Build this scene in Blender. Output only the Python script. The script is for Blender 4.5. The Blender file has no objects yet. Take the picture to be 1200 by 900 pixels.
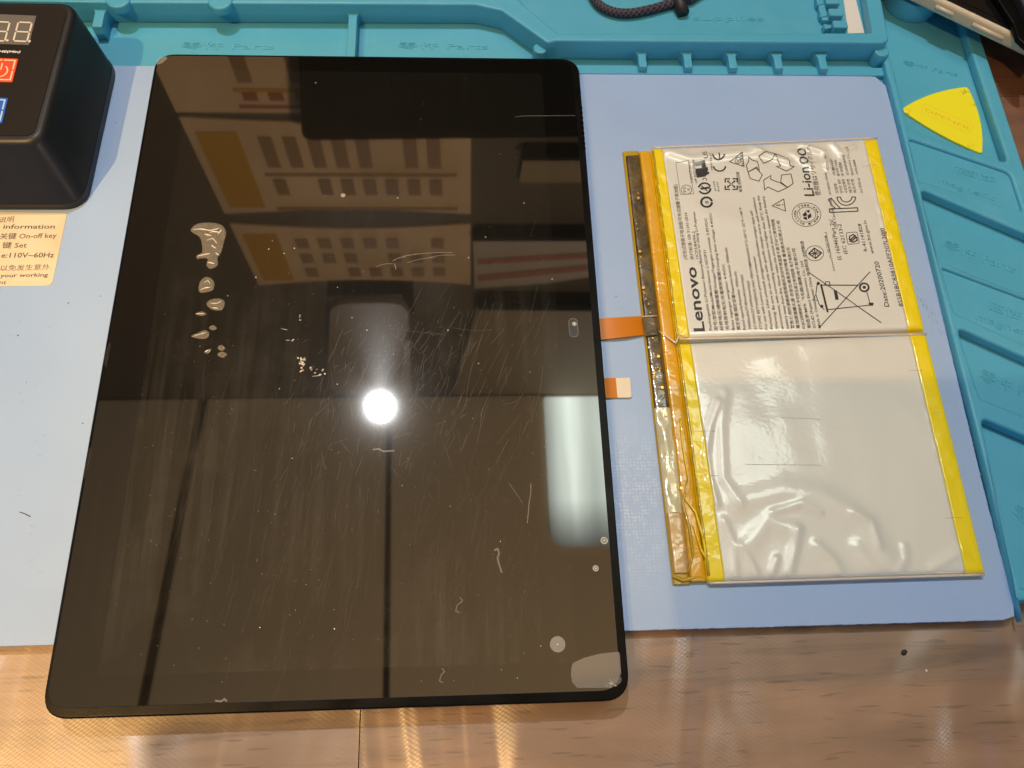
import bpy, bmesh, math, random
from mathutils import Vector, Matrix, noise
from mathutils import geometry as geo

random.seed(7)
MM = 0.001
C = bpy.context.scene.collection
SC = bpy.context.scene
NV = noise.noise

# ------------------------------------------------------------------ camera
CAM = Vector((122.051, -5.377, 270.007))          # mm above the desk
RX = Vector((0.998329, -0.031730, 0.048300))      # picture right
RY = Vector((-0.010728, -0.923010, -0.384627))    # picture down
RZ = Vector((0.056786, 0.383466, -0.921808))      # view direction
FPX = 960.0
cd = bpy.data.cameras.new("camera")
cd.sensor_fit = 'HORIZONTAL'; cd.sensor_width = 36.0; cd.lens = 36.0 * FPX / 1200.0
cd.clip_start = 0.01; cd.clip_end = 20.0
cam = bpy.data.objects.new("camera", cd); C.objects.link(cam)
m = Matrix((RX, -RY, -RZ)).transposed().to_4x4(); m.translation = CAM * MM
cam.matrix_world = m
SC.camera = cam

# ------------------------------------------------------------------ world, exposure, lamps
w = bpy.data.worlds.new("World"); SC.world = w; w.use_nodes = True
bg = w.node_tree.nodes['Background']
bg.inputs[0].default_value = (0.44, 0.78, 1.36, 1); bg.inputs[1].default_value = 0.31
SC.view_settings.view_transform = 'Standard'; SC.view_settings.look = 'None'
SC.view_settings.exposure = -0.10; SC.view_settings.gamma = 1.0
SC.cycles.use_denoising = True
SC.cycles.max_bounces = 8
SC.cycles.sample_clamp_indirect = 6.0
SC.cycles.caustics_reflective = False; SC.cycles.caustics_refractive = False
SC.cycles.blur_glossy = 0.0

def lamp(name, kind, loc, power, color, **kw):
    l = bpy.data.lights.new(name, kind); l.energy = power; l.color = color
    for k, v in kw.items(): setattr(l, k, v)
    o = bpy.data.objects.new(name, l); C.objects.link(o); o.location = Vector(loc) * MM
    return o
def aim(o, target):
    o.rotation_euler = (Vector(target) * MM - o.location).to_track_quat('-Z', 'Y').to_euler()

WALL_Y, CEIL_Z = 800.0, 1755.0
# warm lamp behind the photographer's left shoulder (its shadows fall away and to the right)
key = lamp("warm_lamp", 'SPOT', (-540, -500, 1700), 42.0, (1.0, 0.56, 0.22), shadow_soft_size=0.009,
           spot_size=math.radians(17), spot_blend=0.5)
aim(key, (255, 160, 0))
# second warm spot, added out of view to brighten the left side
near = lamp("added_left_spot", 'SPOT', (-430, -200, 1000), 50.0, (1.0, 0.60, 0.22), shadow_soft_size=0.010,
            spot_size=math.radians(31), spot_blend=0.9)
aim(near, (-100, 50, 0))
# small round ceiling bulb next to the wall
bulb = lamp("bulb", 'SPOT', (-95, 752, 1715), 56.0, (0.97, 0.98, 1.0), shadow_soft_size=0.025,
            spot_size=math.radians(58), spot_blend=0.7)
aim(bulb, (60, 150, 0))
# rectangular ceiling panel, seen in the glass and in the foil of the battery
# added warm spot, out of view, that brightens the ceiling and the charts
wash = lamp("wash_light", 'SPOT', (900, -900, 300), 185.0, (1.0, 0.76, 0.50), shadow_soft_size=0.15,
            spot_size=math.radians(100), spot_blend=0.5)
aim(wash, (-100, 500, 1700))

# ------------------------------------------------------------------ pixel of the photograph -> point on a horizontal plane
def P(px, py, z):
    d = RX * ((px - 600) / FPX) + RY * ((py - 450) / FPX) + RZ
    return CAM + d * ((z - CAM.z) / d.z)
def P2(px, py, z):
    q = P(px, py, z); return (q.x, q.y)
def mirror(px, py, z=12.0, wall=WALL_Y, ceil=CEIL_Z):
    q = P(px, py, z); d = (q - CAM).normalized(); d.z = -d.z
    tc = (ceil - q.z) / d.z
    tw = (wall - q.y) / d.y if d.y > 0 else 1e9
    return q + d * min(tc, tw)

# ------------------------------------------------------------------ object helpers
def tag(o, label=None, cat=None, group=None, kind=None):
    if label: o['label'] = label
    if cat: o['category'] = cat
    if group: o['group'] = group
    if kind: o['kind'] = kind
    return o
def thing(name, label, cat, loc=(0, 0, 0), group=None):
    o = bpy.data.objects.new(name, None); C.objects.link(o)
    o.location = Vector(loc) * MM; o.empty_display_size = 0.01
    return tag(o, label, cat, group)
def link(name, me, mat, parent=None, smooth=False):
    o = bpy.data.objects.new(name, me); C.objects.link(o)
    if mat is not None:
        me.materials.clear(); me.materials.append(mat)
    if smooth:
        me.polygons.foreach_set('use_smooth', [True] * len(me.polygons))
    if parent is not None:
        o.parent = parent
        o.matrix_parent_inverse = Matrix.Translation(-parent.location)
    return o
def mesh(name, vs, fs, mat, parent=None, smooth=False):
    me = bpy.data.meshes.new(name)
    me.from_pydata([tuple(c * MM for c in v) for v in vs], [], fs); me.update()
    return link(name, me, mat, parent, smooth)
def fillet(pts, r, n=5):
    """round the corners of a polygon; r may be a list"""
    out = []; N = len(pts)
    for i in range(N):
        a, b, c = Vector(pts[i-1]), Vector(pts[i]), Vector(pts[(i+1) % N])
        rr = r[i] if isinstance(r, (list, tuple)) else r
        u = (a - b); v = (c - b); lu, lv = u.length, v.length
        if rr <= 0 or lu < 1e-6 or lv < 1e-6: out.append(tuple(b)); continue
        u /= lu; v /= lv
        th = u.angle(v)
        t = min(rr / math.tan(th / 2), lu * 0.48, lv * 0.48)
        p0, p1 = b + u * t, b + v * t
        for k in range(n + 1):
            s = k / n
            q = p0 * (1-s)**2 + b * 2*s*(1-s) + p1 * s*s
            out.append(tuple(q))
    return out
def slab(name, outer, z0, z1, mat, parent=None, holes=(), bev=0.4, res=2, smooth=True):
    """plate with holes, real thickness and rounded rims (mm)"""
    cu = bpy.data.curves.new(name, 'CURVE'); cu.dimensions = '2D'; cu.fill_mode = 'BOTH'
    for ring in [outer] + list(holes):
        sp = cu.splines.new('POLY'); sp.points.add(len(ring) - 1)
        for p, q in zip(sp.points, ring): p.co = (q[0]*MM, q[1]*MM, 0, 1)
        sp.use_cyclic_u = True
    bev = min(bev, (z1 - z0) * 0.49)
    cu.extrude = (z1 - z0) / 2 * MM - bev * MM; cu.bevel_depth = bev * MM; cu.bevel_resolution = res; cu.offset = -bev * MM
    o = bpy.data.objects.new(name, cu); C.objects.link(o)
    dg = bpy.context.evaluated_depsgraph_get(); me = bpy.data.meshes.new_from_object(o.evaluated_get(dg))
    bpy.data.objects.remove(o); bpy.data.curves.remove(cu)
    me.transform(Matrix.Translation((0, 0, (z0 + z1) / 2 * MM))); me.name = name
    ob = link(name, me, mat, parent)
    if smooth:
        ang = math.radians(35)
        me.polygons.foreach_set('use_smooth', [True] * len(me.polygons))
        me.set_sharp_from_angle(angle=ang)
    return ob
def box(name, x0, x1, y0, y1, z0, z1, mat, parent=None, bev=0.3):
    return slab(name, [(x0, y0), (x1, y0), (x1, y1), (x0, y1)], z0, z1, mat, parent, bev=bev)
def tube_geo(path, r, n=10, cap=True):
    vs, fs = [], []
    L = len(path); pv = [Vector(p) for p in path]
    up = Vector((0, 0, 1))
    for i in range(L):
        t = (pv[min(i+1, L-1)] - pv[max(i-1, 0)]).normalized()
        a = t.cross(up)
        if a.length < 1e-3: a = t.cross(Vector((0, 1, 0)))
        a.normalize(); b = a.cross(t)
        rr = r[i] if isinstance(r, (list, tuple)) else r
        for k in range(n):
            an = 2*math.pi*k/n
            vs.append(pv[i] + a*math.cos(an)*rr + b*math.sin(an)*rr)
    for i in range(L-1):
        for k in range(n):
            fs.append((i*n+k, i*n+(k+1) % n, (i+1)*n+(k+1) % n, (i+1)*n+k))
    if cap:
        fs.append(tuple(range(n))[::-1]); fs.append(tuple((L-1)*n+k for k in range(n)))
    return vs, fs
def tube(name, path, r, mat, parent=None, n=10):
    vs, fs = tube_geo(path, r, n); return mesh(name, vs, fs, mat, parent, True)
def disc_pts(cx, cy, r, n=20, ry=None, rot=0):
    ry = ry or r
    return [(cx + r*math.cos(a)*math.cos(rot) - ry*math.sin(a)*math.sin(rot),
             cy + r*math.cos(a)*math.sin(rot) + ry*math.sin(a)*math.cos(rot)) for a in [2*math.pi*k/n for k in range(n)]]

_tm = {}
def text_mesh(s, bold=0.0):
    """flat text in font units -> (verts, faces, width)"""
    k = (s, bold)
    if k in _tm: return _tm[k]
    cu = bpy.data.curves.new('t', 'FONT'); cu.body = s; cu.size = 1.0; cu.offset = bold; cu.resolution_u = 2; cu.fill_mode = 'FRONT'
    o = bpy.data.objects.new('t', cu); C.objects.link(o)
    dg = bpy.context.evaluated_depsgraph_get(); me = bpy.data.meshes.new_from_object(o.evaluated_get(dg))
    vs = [(v.co.x, v.co.y) for v in me.vertices]; fs = [tuple(p.vertices) for p in me.polygons]
    bpy.data.objects.remove(o); bpy.data.curves.remove(cu); bpy.data.meshes.remove(me)
    xs = [v[0] for v in vs] or [0, 1]
    x0, x1 = min(xs), max(xs)
    _tm[k] = ([(x - x0, y) for x, y in vs], fs, x1 - x0)
    return _tm[k]

class Print:
    """collects flat printing (text and strokes) as one thin mesh that follows a surface"""
    def __init__(s, zf): s.v = []; s.f = []; s.zf = zf
    def add(s, pts, fs):
        o = len(s.v)
        for x, y in pts: s.v.append((x, y, s.zf(x, y)))
        s.f += [tuple(o + i for i in f) for f in fs]
    def text(s, body, a, b, h=None, bold=0.0, cap=0.72, shear=0.0):
        """text from point a to point b (mm); h = cap height in mm, width is fitted to b"""
        vs, fs, wd = text_mesh(body, bold)
        a, b = Vector(a), Vector(b); d = (b - a); L = d.length; d /= L; n = Vector((-d.y, d.x))
        sx = L / wd; sy = (h / cap) if h else sx
        s.add([tuple(a + d * ((x + shear*y) * sx) + n * (y * sy)) for x, y in vs], fs)
    def line(s, pts, wdt, closed=False):
        pts = [Vector(p) for p in pts]
        fine = []; M0 = len(pts)
        for i in range(M0 if closed else M0 - 1):
            a, b = pts[i], pts[(i+1) % M0]; kk = max(1, int((b - a).length / 1.2))
            for q in range(kk): fine.append(a.lerp(b, q/kk))
        if not closed: fine.append(pts[-1])
        pts = fine; N = len(pts); L, Rr = [], []
        for i in range(N):
            if closed: t0, t1 = pts[i] - pts[i-1], pts[(i+1) % N] - pts[i]
            else:
                t0 = pts[i] - pts[i-1] if i > 0 else pts[1] - pts[0]
                t1 = pts[i+1] - pts[i] if i < N-1 else t0
            if t0.length < 1e-9: t0 = t1
            if t1.length < 1e-9: t1 = t0
            t0, t1 = t0.normalized(), t1.normalized()
            n0 = Vector((-t0.y, t0.x)); n1 = Vector((-t1.y, t1.x)); n = n0 + n1
            if n.length < 1e-3: n = n0
            n.normalize(); k = 1 / max(0.5, n.dot(n0))
            L.append(tuple(pts[i] + n*k*wdt/2)); Rr.append(tuple(pts[i] - n*k*wdt/2))
        fs = []; M = N if closed else N-1
        for i in range(M):
            j = (i+1) % N; fs.append((i, j, N+j, N+i))
        s.add(L + Rr, fs)
    def poly(s, pts):
        s.add(pts, [tuple(range(len(pts)))])
    def build(s, name, mat, parent):
        if not s.v: return None
        return mesh(name, s.v, s.f, mat, parent)

# ------------------------------------------------------------------ material helpers
class Mt:
    def __init__(s, name, base=(0.5, 0.5, 0.5), rough=0.5, **kw):
        s.m = bpy.data.materials.new(name); s.m.use_nodes = True; s.nt = s.m.node_tree
        s.b = s.nt.nodes['Principled BSDF']; s.out = s.nt.nodes['Material Output']
        s.set('Base Color', (*base, 1)); s.set('Roughness', rough)
        for k, v in kw.items(): s.set(k.replace('_', ' '), v)
        s.co = s.nt.nodes.new('ShaderNodeTexCoord')
    def set(s, k, v):
        if isinstance(v, tuple) and len(v) == 3 and 'Color' in k or k == 'Coat Tint' and len(v) == 3: v = (*v, 1)
        s.b.inputs[k].default_value = v
    def n(s, typ, **kw):
        nd = s.nt.nodes.new('ShaderNode' + typ)
        for k, v in kw.items(): setattr(nd, k, v)
        return nd
    def l(s, a, b): s.nt.links.new(a, b)
    def mapping(s, scale=(1, 1, 1), rot=(0, 0, 0), loc=(0, 0, 0)):
        mp = s.n('Mapping'); mp.inputs['Scale'].default_value = scale; mp.inputs['Rotation'].default_value = rot; mp.inputs['Location'].default_value = loc
        s.l(s.co.outputs['Object'], mp.inputs[0]); return mp.outputs[0]
    def noise(s, scale, detail=3, rough=0.5, vec=None, dist=0.0):
        nd = s.n('TexNoise'); nd.inputs['Scale'].default_value = scale; nd.inputs['Detail'].default_value = detail
        nd.inputs['Roughness'].default_value = rough; nd.inputs['Distortion'].default_value = dist
        s.l(vec if vec is not None else s.co.outputs['Object'], nd.inputs['Vector']); return nd.outputs['Fac']
    def ramp(s, fac, stops, interp='LINEAR'):
        r = s.n('ValToRGB'); r.color_ramp.interpolation = interp; cr = r.color_ramp
        while len(cr.elements) < len(stops): cr.elements.new(0.5)
        for e, (p, c) in zip(cr.elements, stops):
            e.position = p; e.color = (*c, 1) if isinstance(c, tuple) else (c, c, c, 1)
        s.l(fac, r.inputs[0]); return r.outputs[0]
    def mix(s, fac, a, b, mode='MIX'):
        x = s.n('Mix', data_type='RGBA', blend_type=mode)
        for i, v in ((0, fac), (6, a), (7, b)):
            if isinstance(v, (int, float)): x.inputs[i].default_value = v
            elif isinstance(v, tuple): x.inputs[i].default_value = (*v, 1)
            else: s.l(v, x.inputs[i])
        return x.outputs[2]
    def math(s, op, a, b=0.0):
        x = s.n('Math', operation=op)
        for i, v in ((0, a), (1, b)):
            if isinstance(v, (int, float)): x.inputs[i].default_value = v
            else: s.l(v, x.inputs[i])
        return x.outputs[0]
    def bump(s, h, dist, strength=1.0, prev=None, coat=True):
        x = s.n('Bump'); x.inputs['Distance'].default_value = dist; x.inputs['Strength'].default_value = strength
        s.l(h, x.inputs['Height'])
        if prev is not None: s.l(prev, x.inputs['Normal'])
        s.l(x.outputs[0], s.b.inputs['Normal'])
        if coat: s.l(x.outputs[0], s.b.inputs['Coat Normal'])
        return x.outputs[0]
    def col(s, c): s.l(c, s.b.inputs['Base Color'])
    def rgh(s, c): s.l(c, s.b.inputs['Roughness'])

# --- silicone
t_ = Mt('teal_silicone', (0.07, 0.36, 0.44), 0.42)
f = t_.noise(28, 4, 0.6); f2 = t_.noise(9, 2)
c = t_.mix(t_.ramp(f2, [(0.35, 0.0), (0.7, 1.0)]), (0.070, 0.38, 0.56), (0.090, 0.43, 0.62))
dirt = t_.ramp(t_.noise(600, 3, 0.7), [(0.70, 0.0), (0.76, 1.0)])
c = t_.mix(t_.math('MULTIPLY', dirt, 0.25), c, (0.02, 0.08, 0.09))
pale = t_.ramp(t_.noise(60, 5, 0.7), [(0.5, 0.0), (0.8, 1.0)])
c = t_.mix(t_.math('MULTIPLY', pale, 0.35), c, (0.16, 0.47, 0.60))
t_.col(c); t_.rgh(t_.ramp(f, [(0.3, 0.36), (0.7, 0.55)]))
t_.bump(t_.noise(1500, 3, 0.6), 0.00006, 0.6); M_TEAL = t_.m
t_ = Mt('teal_silicone_shiny', (0.09, 0.43, 0.60), 0.34); t_.bump(t_.noise(900, 2), 0.00005, 0.5); M_EMB = t_.m
# --- blue pad
t_ = Mt('blue_pad', (0.36, 0.46, 0.76), 0.42)
c = t_.mix(t_.ramp(t_.noise(14, 4, 0.6), [(0.3, 0.0), (0.7, 1.0)]), (0.325, 0.475, 0.75), (0.355, 0.505, 0.77))
spk = t_.ramp(t_.noise(420, 2, 0.5), [(0.775, 0.0), (0.80, 1.0)])
c = t_.mix(t_.math('MULTIPLY', spk, 0.6), c, (0.10, 0.12, 0.20))
scuff = t_.ramp(t_.noise(1.0, 5, 0.65, t_.mapping((160, 420, 160), (0, 0, 0.7))), [(0.66, 0.0), (0.78, 1.0)])
c = t_.mix(t_.math('MULTIPLY', scuff, 0.16), c, (0.20, 0.22, 0.32))
q_ = P(742, 585, 5.0)  # dotted caustic light beside the tablet, painted into the pad colour
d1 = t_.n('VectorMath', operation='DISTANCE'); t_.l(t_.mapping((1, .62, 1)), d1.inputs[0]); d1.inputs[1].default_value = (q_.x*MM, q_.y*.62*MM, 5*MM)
caustic_mask = t_.ramp(d1.outputs['Value'], [(0.006, 1.0), (0.022, 0.0)])
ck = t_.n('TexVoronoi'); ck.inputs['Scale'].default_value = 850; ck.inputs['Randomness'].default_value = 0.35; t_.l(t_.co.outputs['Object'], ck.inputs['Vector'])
caustic_dots = t_.ramp(ck.outputs['Distance'], [(0.25, 1.0), (0.5, 0.0)])
caustic_dots = t_.math('MULTIPLY', caustic_dots, t_.ramp(t_.noise(320, 2, .5), [(0.4, 0.1), (0.6, 1.0)]))
c = t_.mix(t_.math('MULTIPLY', t_.math('MULTIPLY', caustic_mask, caustic_dots), 0.55), c, (0.62, 0.72, 0.88))
t_.col(c); t_.rgh(t_.ramp(t_.noise(40, 3), [(0.3, 0.34), (0.7, 0.5)]))
# fine woven emboss
wv = t_.n('TexWave', wave_type='BANDS', bands_direction='X'); wv.inputs['Scale'].default_value = 330; t_.l(t_.co.outputs['Object'], wv.inputs[0])
wv2 = t_.n('TexWave', wave_type='BANDS', bands_direction='Y'); wv2.inputs['Scale'].default_value = 330; t_.l(t_.co.outputs['Object'], wv2.inputs[0])
hh = t_.math('ADD', t_.math('MULTIPLY', wv.outputs['Fac'], wv2.outputs['Fac']), t_.noise(1200, 2))
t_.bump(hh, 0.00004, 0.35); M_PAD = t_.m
M_PADEDGE = Mt('pad_edge_wear', (0.55, 0.50, 0.45), 0.8).m
# --- desk: printed wood under a woven film
def wood(name, tint, off):
    t_ = Mt(name, (0.4, 0.25, 0.14), 0.38)
    mp = t_.mapping((5, 60, 20), (0, 0, 0), (off, off*0.37, 0))
    g = t_.noise(2.2, 6, 0.62, mp, 0.8)
    a = tuple(x*0.50 for x in tint); b = tint; d = tuple(min(1, x*1.22) for x in tint)
    c = t_.ramp(g, [(0.28, a), (0.47, b), (0.72, d)])
    fig = t_.noise(1.0, 3, 0.5, t_.mapping((10, 34, 20), (0, 0, 0.05), (off*2, 0, 0)), 1.4)
    c = t_.mix(t_.ramp(fig, [(0.42, 0.0), (0.64, 0.55)]), c, tuple(x*0.62 for x in tint))
    fl = t_.noise(1.0, 1, 0.4, t_.mapping((75, 760, 60), (0, 0, 0), (off, 3, 0)))
    c = t_.mix(t_.ramp(fl, [(0.655, 0.0), (0.70, 0.55)]), c, tuple(x*0.33 for x in tint))
    t_.col(c)
    tw = t_.n('TexWave', wave_type='BANDS', bands_direction='DIAGONAL'); tw.inputs['Scale'].default_value = 260; tw.inputs['Distortion'].default_value = 0.6
    t_.l(t_.mapping((1, 1.7, 1)), tw.inputs[0])
    tw2 = t_.n('TexWave', wave_type='BANDS', bands_direction='DIAGONAL'); tw2.inputs['Scale'].default_value = 420
    t_.l(t_.mapping((1, 1.2, 1), (0, 0, 1.6)), tw2.inputs[0])
    h = t_.math('ADD', tw.outputs['Fac'], tw2.outputs['Fac'])
    wr = t_.noise(1.0, 2, 0.5, t_.mapping((17, 7, 10), (0, 0, -0.55)), 0.7)
    b1 = t_.n('Bump'); b1.inputs['Distance'].default_value = 0.022; b1.inputs['Strength'].default_value = 1.0; t_.l(wr, b1.inputs['Height'])
    b1 = b1.outputs[0]; t_.set('Coat Weight', 1.0); t_.set('Coat Roughness', 0.30)
    xc = t_.n('Bump'); xc.inputs['Distance'].default_value = 0.000015; xc.inputs['Strength'].default_value = 0.5
    t_.l(h, xc.inputs['Height']); t_.l(b1, xc.inputs['Normal']); t_.l(xc.outputs[0], t_.b.inputs['Coat Normal'])
    x = t_.n('Bump'); x.inputs['Distance'].default_value = 0.000012; x.inputs['Strength'].default_value = 0.5
    t_.l(h, x.inputs['Height']); t_.l(x.outputs[0], t_.b.inputs['Normal'])
    t_.set('Specular IOR Level', 0.8)
    return t_.m
M_WOOD = wood('wood_film', (0.245, 0.152, 0.098), 0.0)
M_WOOD2 = wood('wood_film_board', (0.37, 0.235, 0.145), 7.3)
M_WOOD3 = wood('wood_film_dark', (0.20, 0.095, 0.055), 3.1)
M_GAP = Mt('board_joint', (0.05, 0.03, 0.02), 0.7).m
# --- blacks
t_ = Mt('black_plastic', (0.003, 0.003, 0.003), 0.38, Specular_IOR_Level=0.10); t_.bump(t_.noise(1800, 2), 0.00003, 0.5)
t_.rgh(t_.ramp(t_.noise(90, 4), [(0.3, 0.24), (0.7, 0.42)])); M_BLACK = t_.m
t_ = Mt('satin_black_case', (0.013, 0.013, 0.013), 0.42, Specular_IOR_Level=0.45)
t_.rgh(t_.ramp(t_.noise(60, 4), [(0.3, 0.36), (0.7, 0.5)])); t_.bump(t_.noise(2500, 2), 0.00003, 0.4); M_CASE = t_.m
t_ = Mt('panel_black', (0.016, 0.013, 0.010), 0.30)
d_ = t_.ramp(t_.noise(700, 2, 0.6), [(0.76, 0.0), (0.79, 1.0)])
t_.col(t_.mix(t_.math('MULTIPLY', d_, 0.5), (0.016, 0.013, 0.010), (0.35, 0.33, 0.3))); M_PANEL = t_.m
M_HOLE = Mt('hole_dark', (0.002, 0.002, 0.002), 0.9, Specular_IOR_Level=0.0).m
M_RUBBER = Mt('dark_rubber', (0.015, 0.015, 0.017), 0.5).m

# --- glass of the tablet: black, mirror-like, with wiped smears
def screen_mat(name, base, haze_gain):
    t_ = Mt(name, base, 0.028, IOR=2.05)
    v1 = t_.noise(1.0, 4, 0.6, t_.mapping((260, 9, 1), (0, 0, -0.20)), 0.3)      # long wiping strokes
    v2 = t_.noise(1.0, 5, 0.7, t_.mapping((900, 26, 1), (0, 0, -0.30)), 0.5)
    m1 = t_.ramp(t_.noise(13, 3, 0.6), [(0.42, 0.0), (0.68, 1.0)])
    st = t_.math('MULTIPLY', t_.math('ADD', t_.ramp(v1, [(0.45, 0.0), (0.8, 0.8)]), t_.ramp(v2, [(0.55, 0.0), (0.8, 0.7)])), m1)
    cl = t_.math('MULTIPLY', t_.ramp(t_.noise(30, 6, 0.7), [(0.5, 0.0), (0.75, 1.0)]), 0.35)
    sp = t_.ramp(t_.noise(900, 1, 0.4), [(0.765, 0.0), (0.785, 1.0)])
    hz = t_.math('ADD', t_.math('ADD', st, cl), t_.math('MULTIPLY', sp, 1.5))
    sy = t_.n('SeparateXYZ'); t_.l(t_.co.outputs['Object'], sy.inputs[0])
    wip = t_.ramp(sy.outputs['Y'], [(0.12, 1.0), (0.185, 0.08)])      # the lower part has been wiped and scratched most
    hz = t_.math('MULTIPLY', hz, wip)
    hz = t_.math('ADD', t_.math('MULTIPLY', hz, haze_gain), 0.0005)
    df = t_.n('BsdfDiffuse'); df.inputs['Color'].default_value = (0.55, 0.52, 0.46, 1)
    gl = t_.n('BsdfGlossy'); gl.inputs['Color'].default_value = (0.5, 0.48, 0.43, 1); gl.inputs['Roughness'].default_value = 0.32
    a = t_.n('MixShader'); t_.l(hz, a.inputs[0]); t_.l(t_.b.outputs[0], a.inputs[1]); t_.l(df.outputs[0], a.inputs[2])
    g2 = t_.n('BsdfGlossy'); g2.inputs['Color'].default_value = (0.5, 0.48, 0.43, 1); g2.inputs['Roughness'].default_value = 0.13
    ab = t_.n('MixShader'); ab.inputs[0].default_value = 0.0025; t_.l(a.outputs[0], ab.inputs[1]); t_.l(g2.outputs[0], ab.inputs[2]); a = ab
    b = t_.n('MixShader'); b.inputs[0].default_value = 0.002; t_.l(a.outputs[0], b.inputs[1]); t_.l(gl.outputs[0], b.inputs[2])
    t_.l(b.outputs[0], t_.out.inputs[0])
    return t_.m
M_GLASS = screen_mat('cover_glass', (0.004, 0.004, 0.0035), 0.012)
M_DISP = screen_mat('display_glass', (0.0075, 0.007, 0.0055), 0.075)
def film_mat(name, col, alpha, rough=0.35, bumpy=0.0):
    t_ = Mt(name, col, rough, Alpha=alpha, IOR=1.5)
    if bumpy:
        t_.bump(t_.noise(900, 3, 0.6, None, 1.0), bumpy, 1.0)
    t_.m.blend_method = 'HASHED' if hasattr(t_.m, 'blend_method') else None
    return t_.m
M_SCR = film_mat('scratch_mark', (0.75, 0.72, 0.66), 0.20)
M_SCR2 = film_mat('scratch_mark_faint', (0.75, 0.72, 0.66), 0.022)
M_SPECK = film_mat('dust_speck', (0.85, 0.83, 0.78), 0.85)
M_GLUE = film_mat('dried_glue', (0.55, 0.50, 0.40), 0.30, 0.10, 0.0006)
M_GLUE2 = film_mat('glue_ridge', (0.95, 0.9, 0.78), 0.80, 0.12)
M_RESID = film_mat('adhesive_residue', (0.50, 0.46, 0.40), 0.38, 0.3)
M_DOT = film_mat('round_residue', (0.55, 0.55, 0.50), 0.45, 0.3)

# --- battery
def foil(name, base, metal, rough, b1, b2, coatr=0.06):
    t_ = Mt(name, base, rough, Metallic=metal)
    t_.set('Coat Weight', 0.65); t_.set('Coat Roughness', coatr); t_.set('Coat IOR', 1.55)
    h1 = t_.noise(70, 3, 0.5, None, 0.6); h2 = t_.noise(700, 2, 0.5)
    x = t_.bump(h1, b1, 1.0)
    t_.bump(h2, b2, 1.0, prev=x)
    return t_
M_SILVER = foil('pouch_foil', (0.77, 0.765, 0.68), 0.08, 0.40, 0.00007, 0.000030, 0.045); M_SILVER.set('Coat Weight', 1.0); M_SILVER = M_SILVER.m
M_YEL = foil('yellow_tape', (0.92, 0.73, 0.003), 0.0, 0.35, 0.0009, 0.00002, 0.05).m
M_AMB = foil('amber_tape', (0.50, 0.34, 0.012), 0.0, 0.25, 0.0014, 0.00002, 0.06).m
M_ORANGE = foil('orange_strip', (0.74, 0.40, 0.012), 0.0, 0.30, 0.0012, 0.00002, 0.08).m
M_FLEX = foil('orange_flex', (0.58, 0.19, 0.0), 0.0, 0.5, 0.0001, 0.00001, 0.3); M_FLEX.set('Coat Weight', 0.1); M_FLEX.set('Specular IOR Level', 0.2); M_FLEX = M_FLEX.m
M_EDGEFOIL = foil('pouch_edge', (0.75, 0.66, 0.55), 0.2, 0.35, 0.0002, 0.00001).m
M_CRUMPLE = foil('crumpled_film', (0.80, 0.76, 0.52), 0.2, 0.22, 0.0016, 0.00004, 0.04).m
M_TAN = foil('tan_cover', (0.56, 0.38, 0.17), 0.2, 0.30, 0.0012, 0.00002, 0.07).m
t_ = Mt('circuit_board', (0.035, 0.026, 0.010), 0.30); t_.set('Coat Weight', 1.0); t_.set('Coat Roughness', 0.08)
vo = t_.n('TexVoronoi', feature='DISTANCE_TO_EDGE'); vo.inputs['Scale'].default_value = 260; t_.l(t_.co.outputs['Object'], vo.inputs['Vector'])
tr = t_.ramp(vo.outputs['Distance'], [(0.02, 1.0), (0.07, 0.0)])
c = t_.mix(t_.ramp(t_.noise(120, 4, 0.6, None, 1.0), [(0.35, 0.0), (0.7, 1.0)]), (0.040, 0.028, 0.010), (0.17, 0.115, 0.03))
c = t_.mix(t_.math('MULTIPLY', tr, 0.12), c, (0.25, 0.17, 0.04)); t_.col(c)
t_.bump(t_.noise(160, 3), 0.0004, 1.0); M_PCB = t_.m
M_GOLD = Mt('gold_pad', (0.95, 0.55, 0.12), 0.3, Metallic=0.7).m
M_SOLD = Mt('solder', (0.8, 0.78, 0.6), 0.2, Metallic=0.8).m
M_CREAM = Mt('cream_stiffener', (0.78, 0.72, 0.56), 0.5).m
t_ = Mt('black_ink', (0.022, 0.020, 0.024), 0.4); t_.set('Coat Weight', 1.0); t_.set('Coat Roughness', 0.08)
t_.bump(t_.noise(70, 3, 0.5, None, 0.6), 0.00022, 1.0); M_INK = t_.m
t_ = Mt('grey_ink', (0.10, 0.095, 0.09), 0.4); t_.set('Coat Weight', 1.0); t_.set('Coat Roughness', 0.08)
t_.bump(t_.noise(70, 3, 0.5, None, 0.6), 0.00022, 1.0); M_INK2 = t_.m
M_CREASE = Mt('crease_line', (0.42, 0.39, 0.34), 0.4).m
# --- others
t_ = Mt('sticker_paper', (0.76, 0.62, 0.42), 0.45)
t_.col(t_.mix(t_.ramp(t_.noise(60, 3), [(0.4, 0.0), (0.7, 1.0)]), (0.76, 0.66, 0.45), (0.70, 0.58, 0.38))); M_STICK = t_.m
M_STINK = Mt('sticker_ink', (0.10, 0.06, 0.05), 0.6).m
t_ = Mt('yellow_plastic', (0.93, 0.72, 0.012), 0.35)
st = t_.ramp(t_.noise(170, 5, 0.65), [(0.66, 0.0), (0.72, 1.0)])
t_.col(t_.mix(t_.math('MULTIPLY', st, 0.5), (0.90, 0.84, 0.02), (0.45, 0.33, 0.02))); M_PICK = t_.m
M_PICKT = Mt('orange_print', (0.88, 0.52, 0.03), 0.5).m
M_STAIN = Mt('black_stain', (0.10, 0.08, 0.02), 0.6, Alpha=0.6).m
M_WHITE = Mt('white_print', (0.85, 0.85, 0.82), 0.5).m
M_RED = Mt('red_button', (0.75, 0.07, 0.015), 0.45).m
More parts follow.
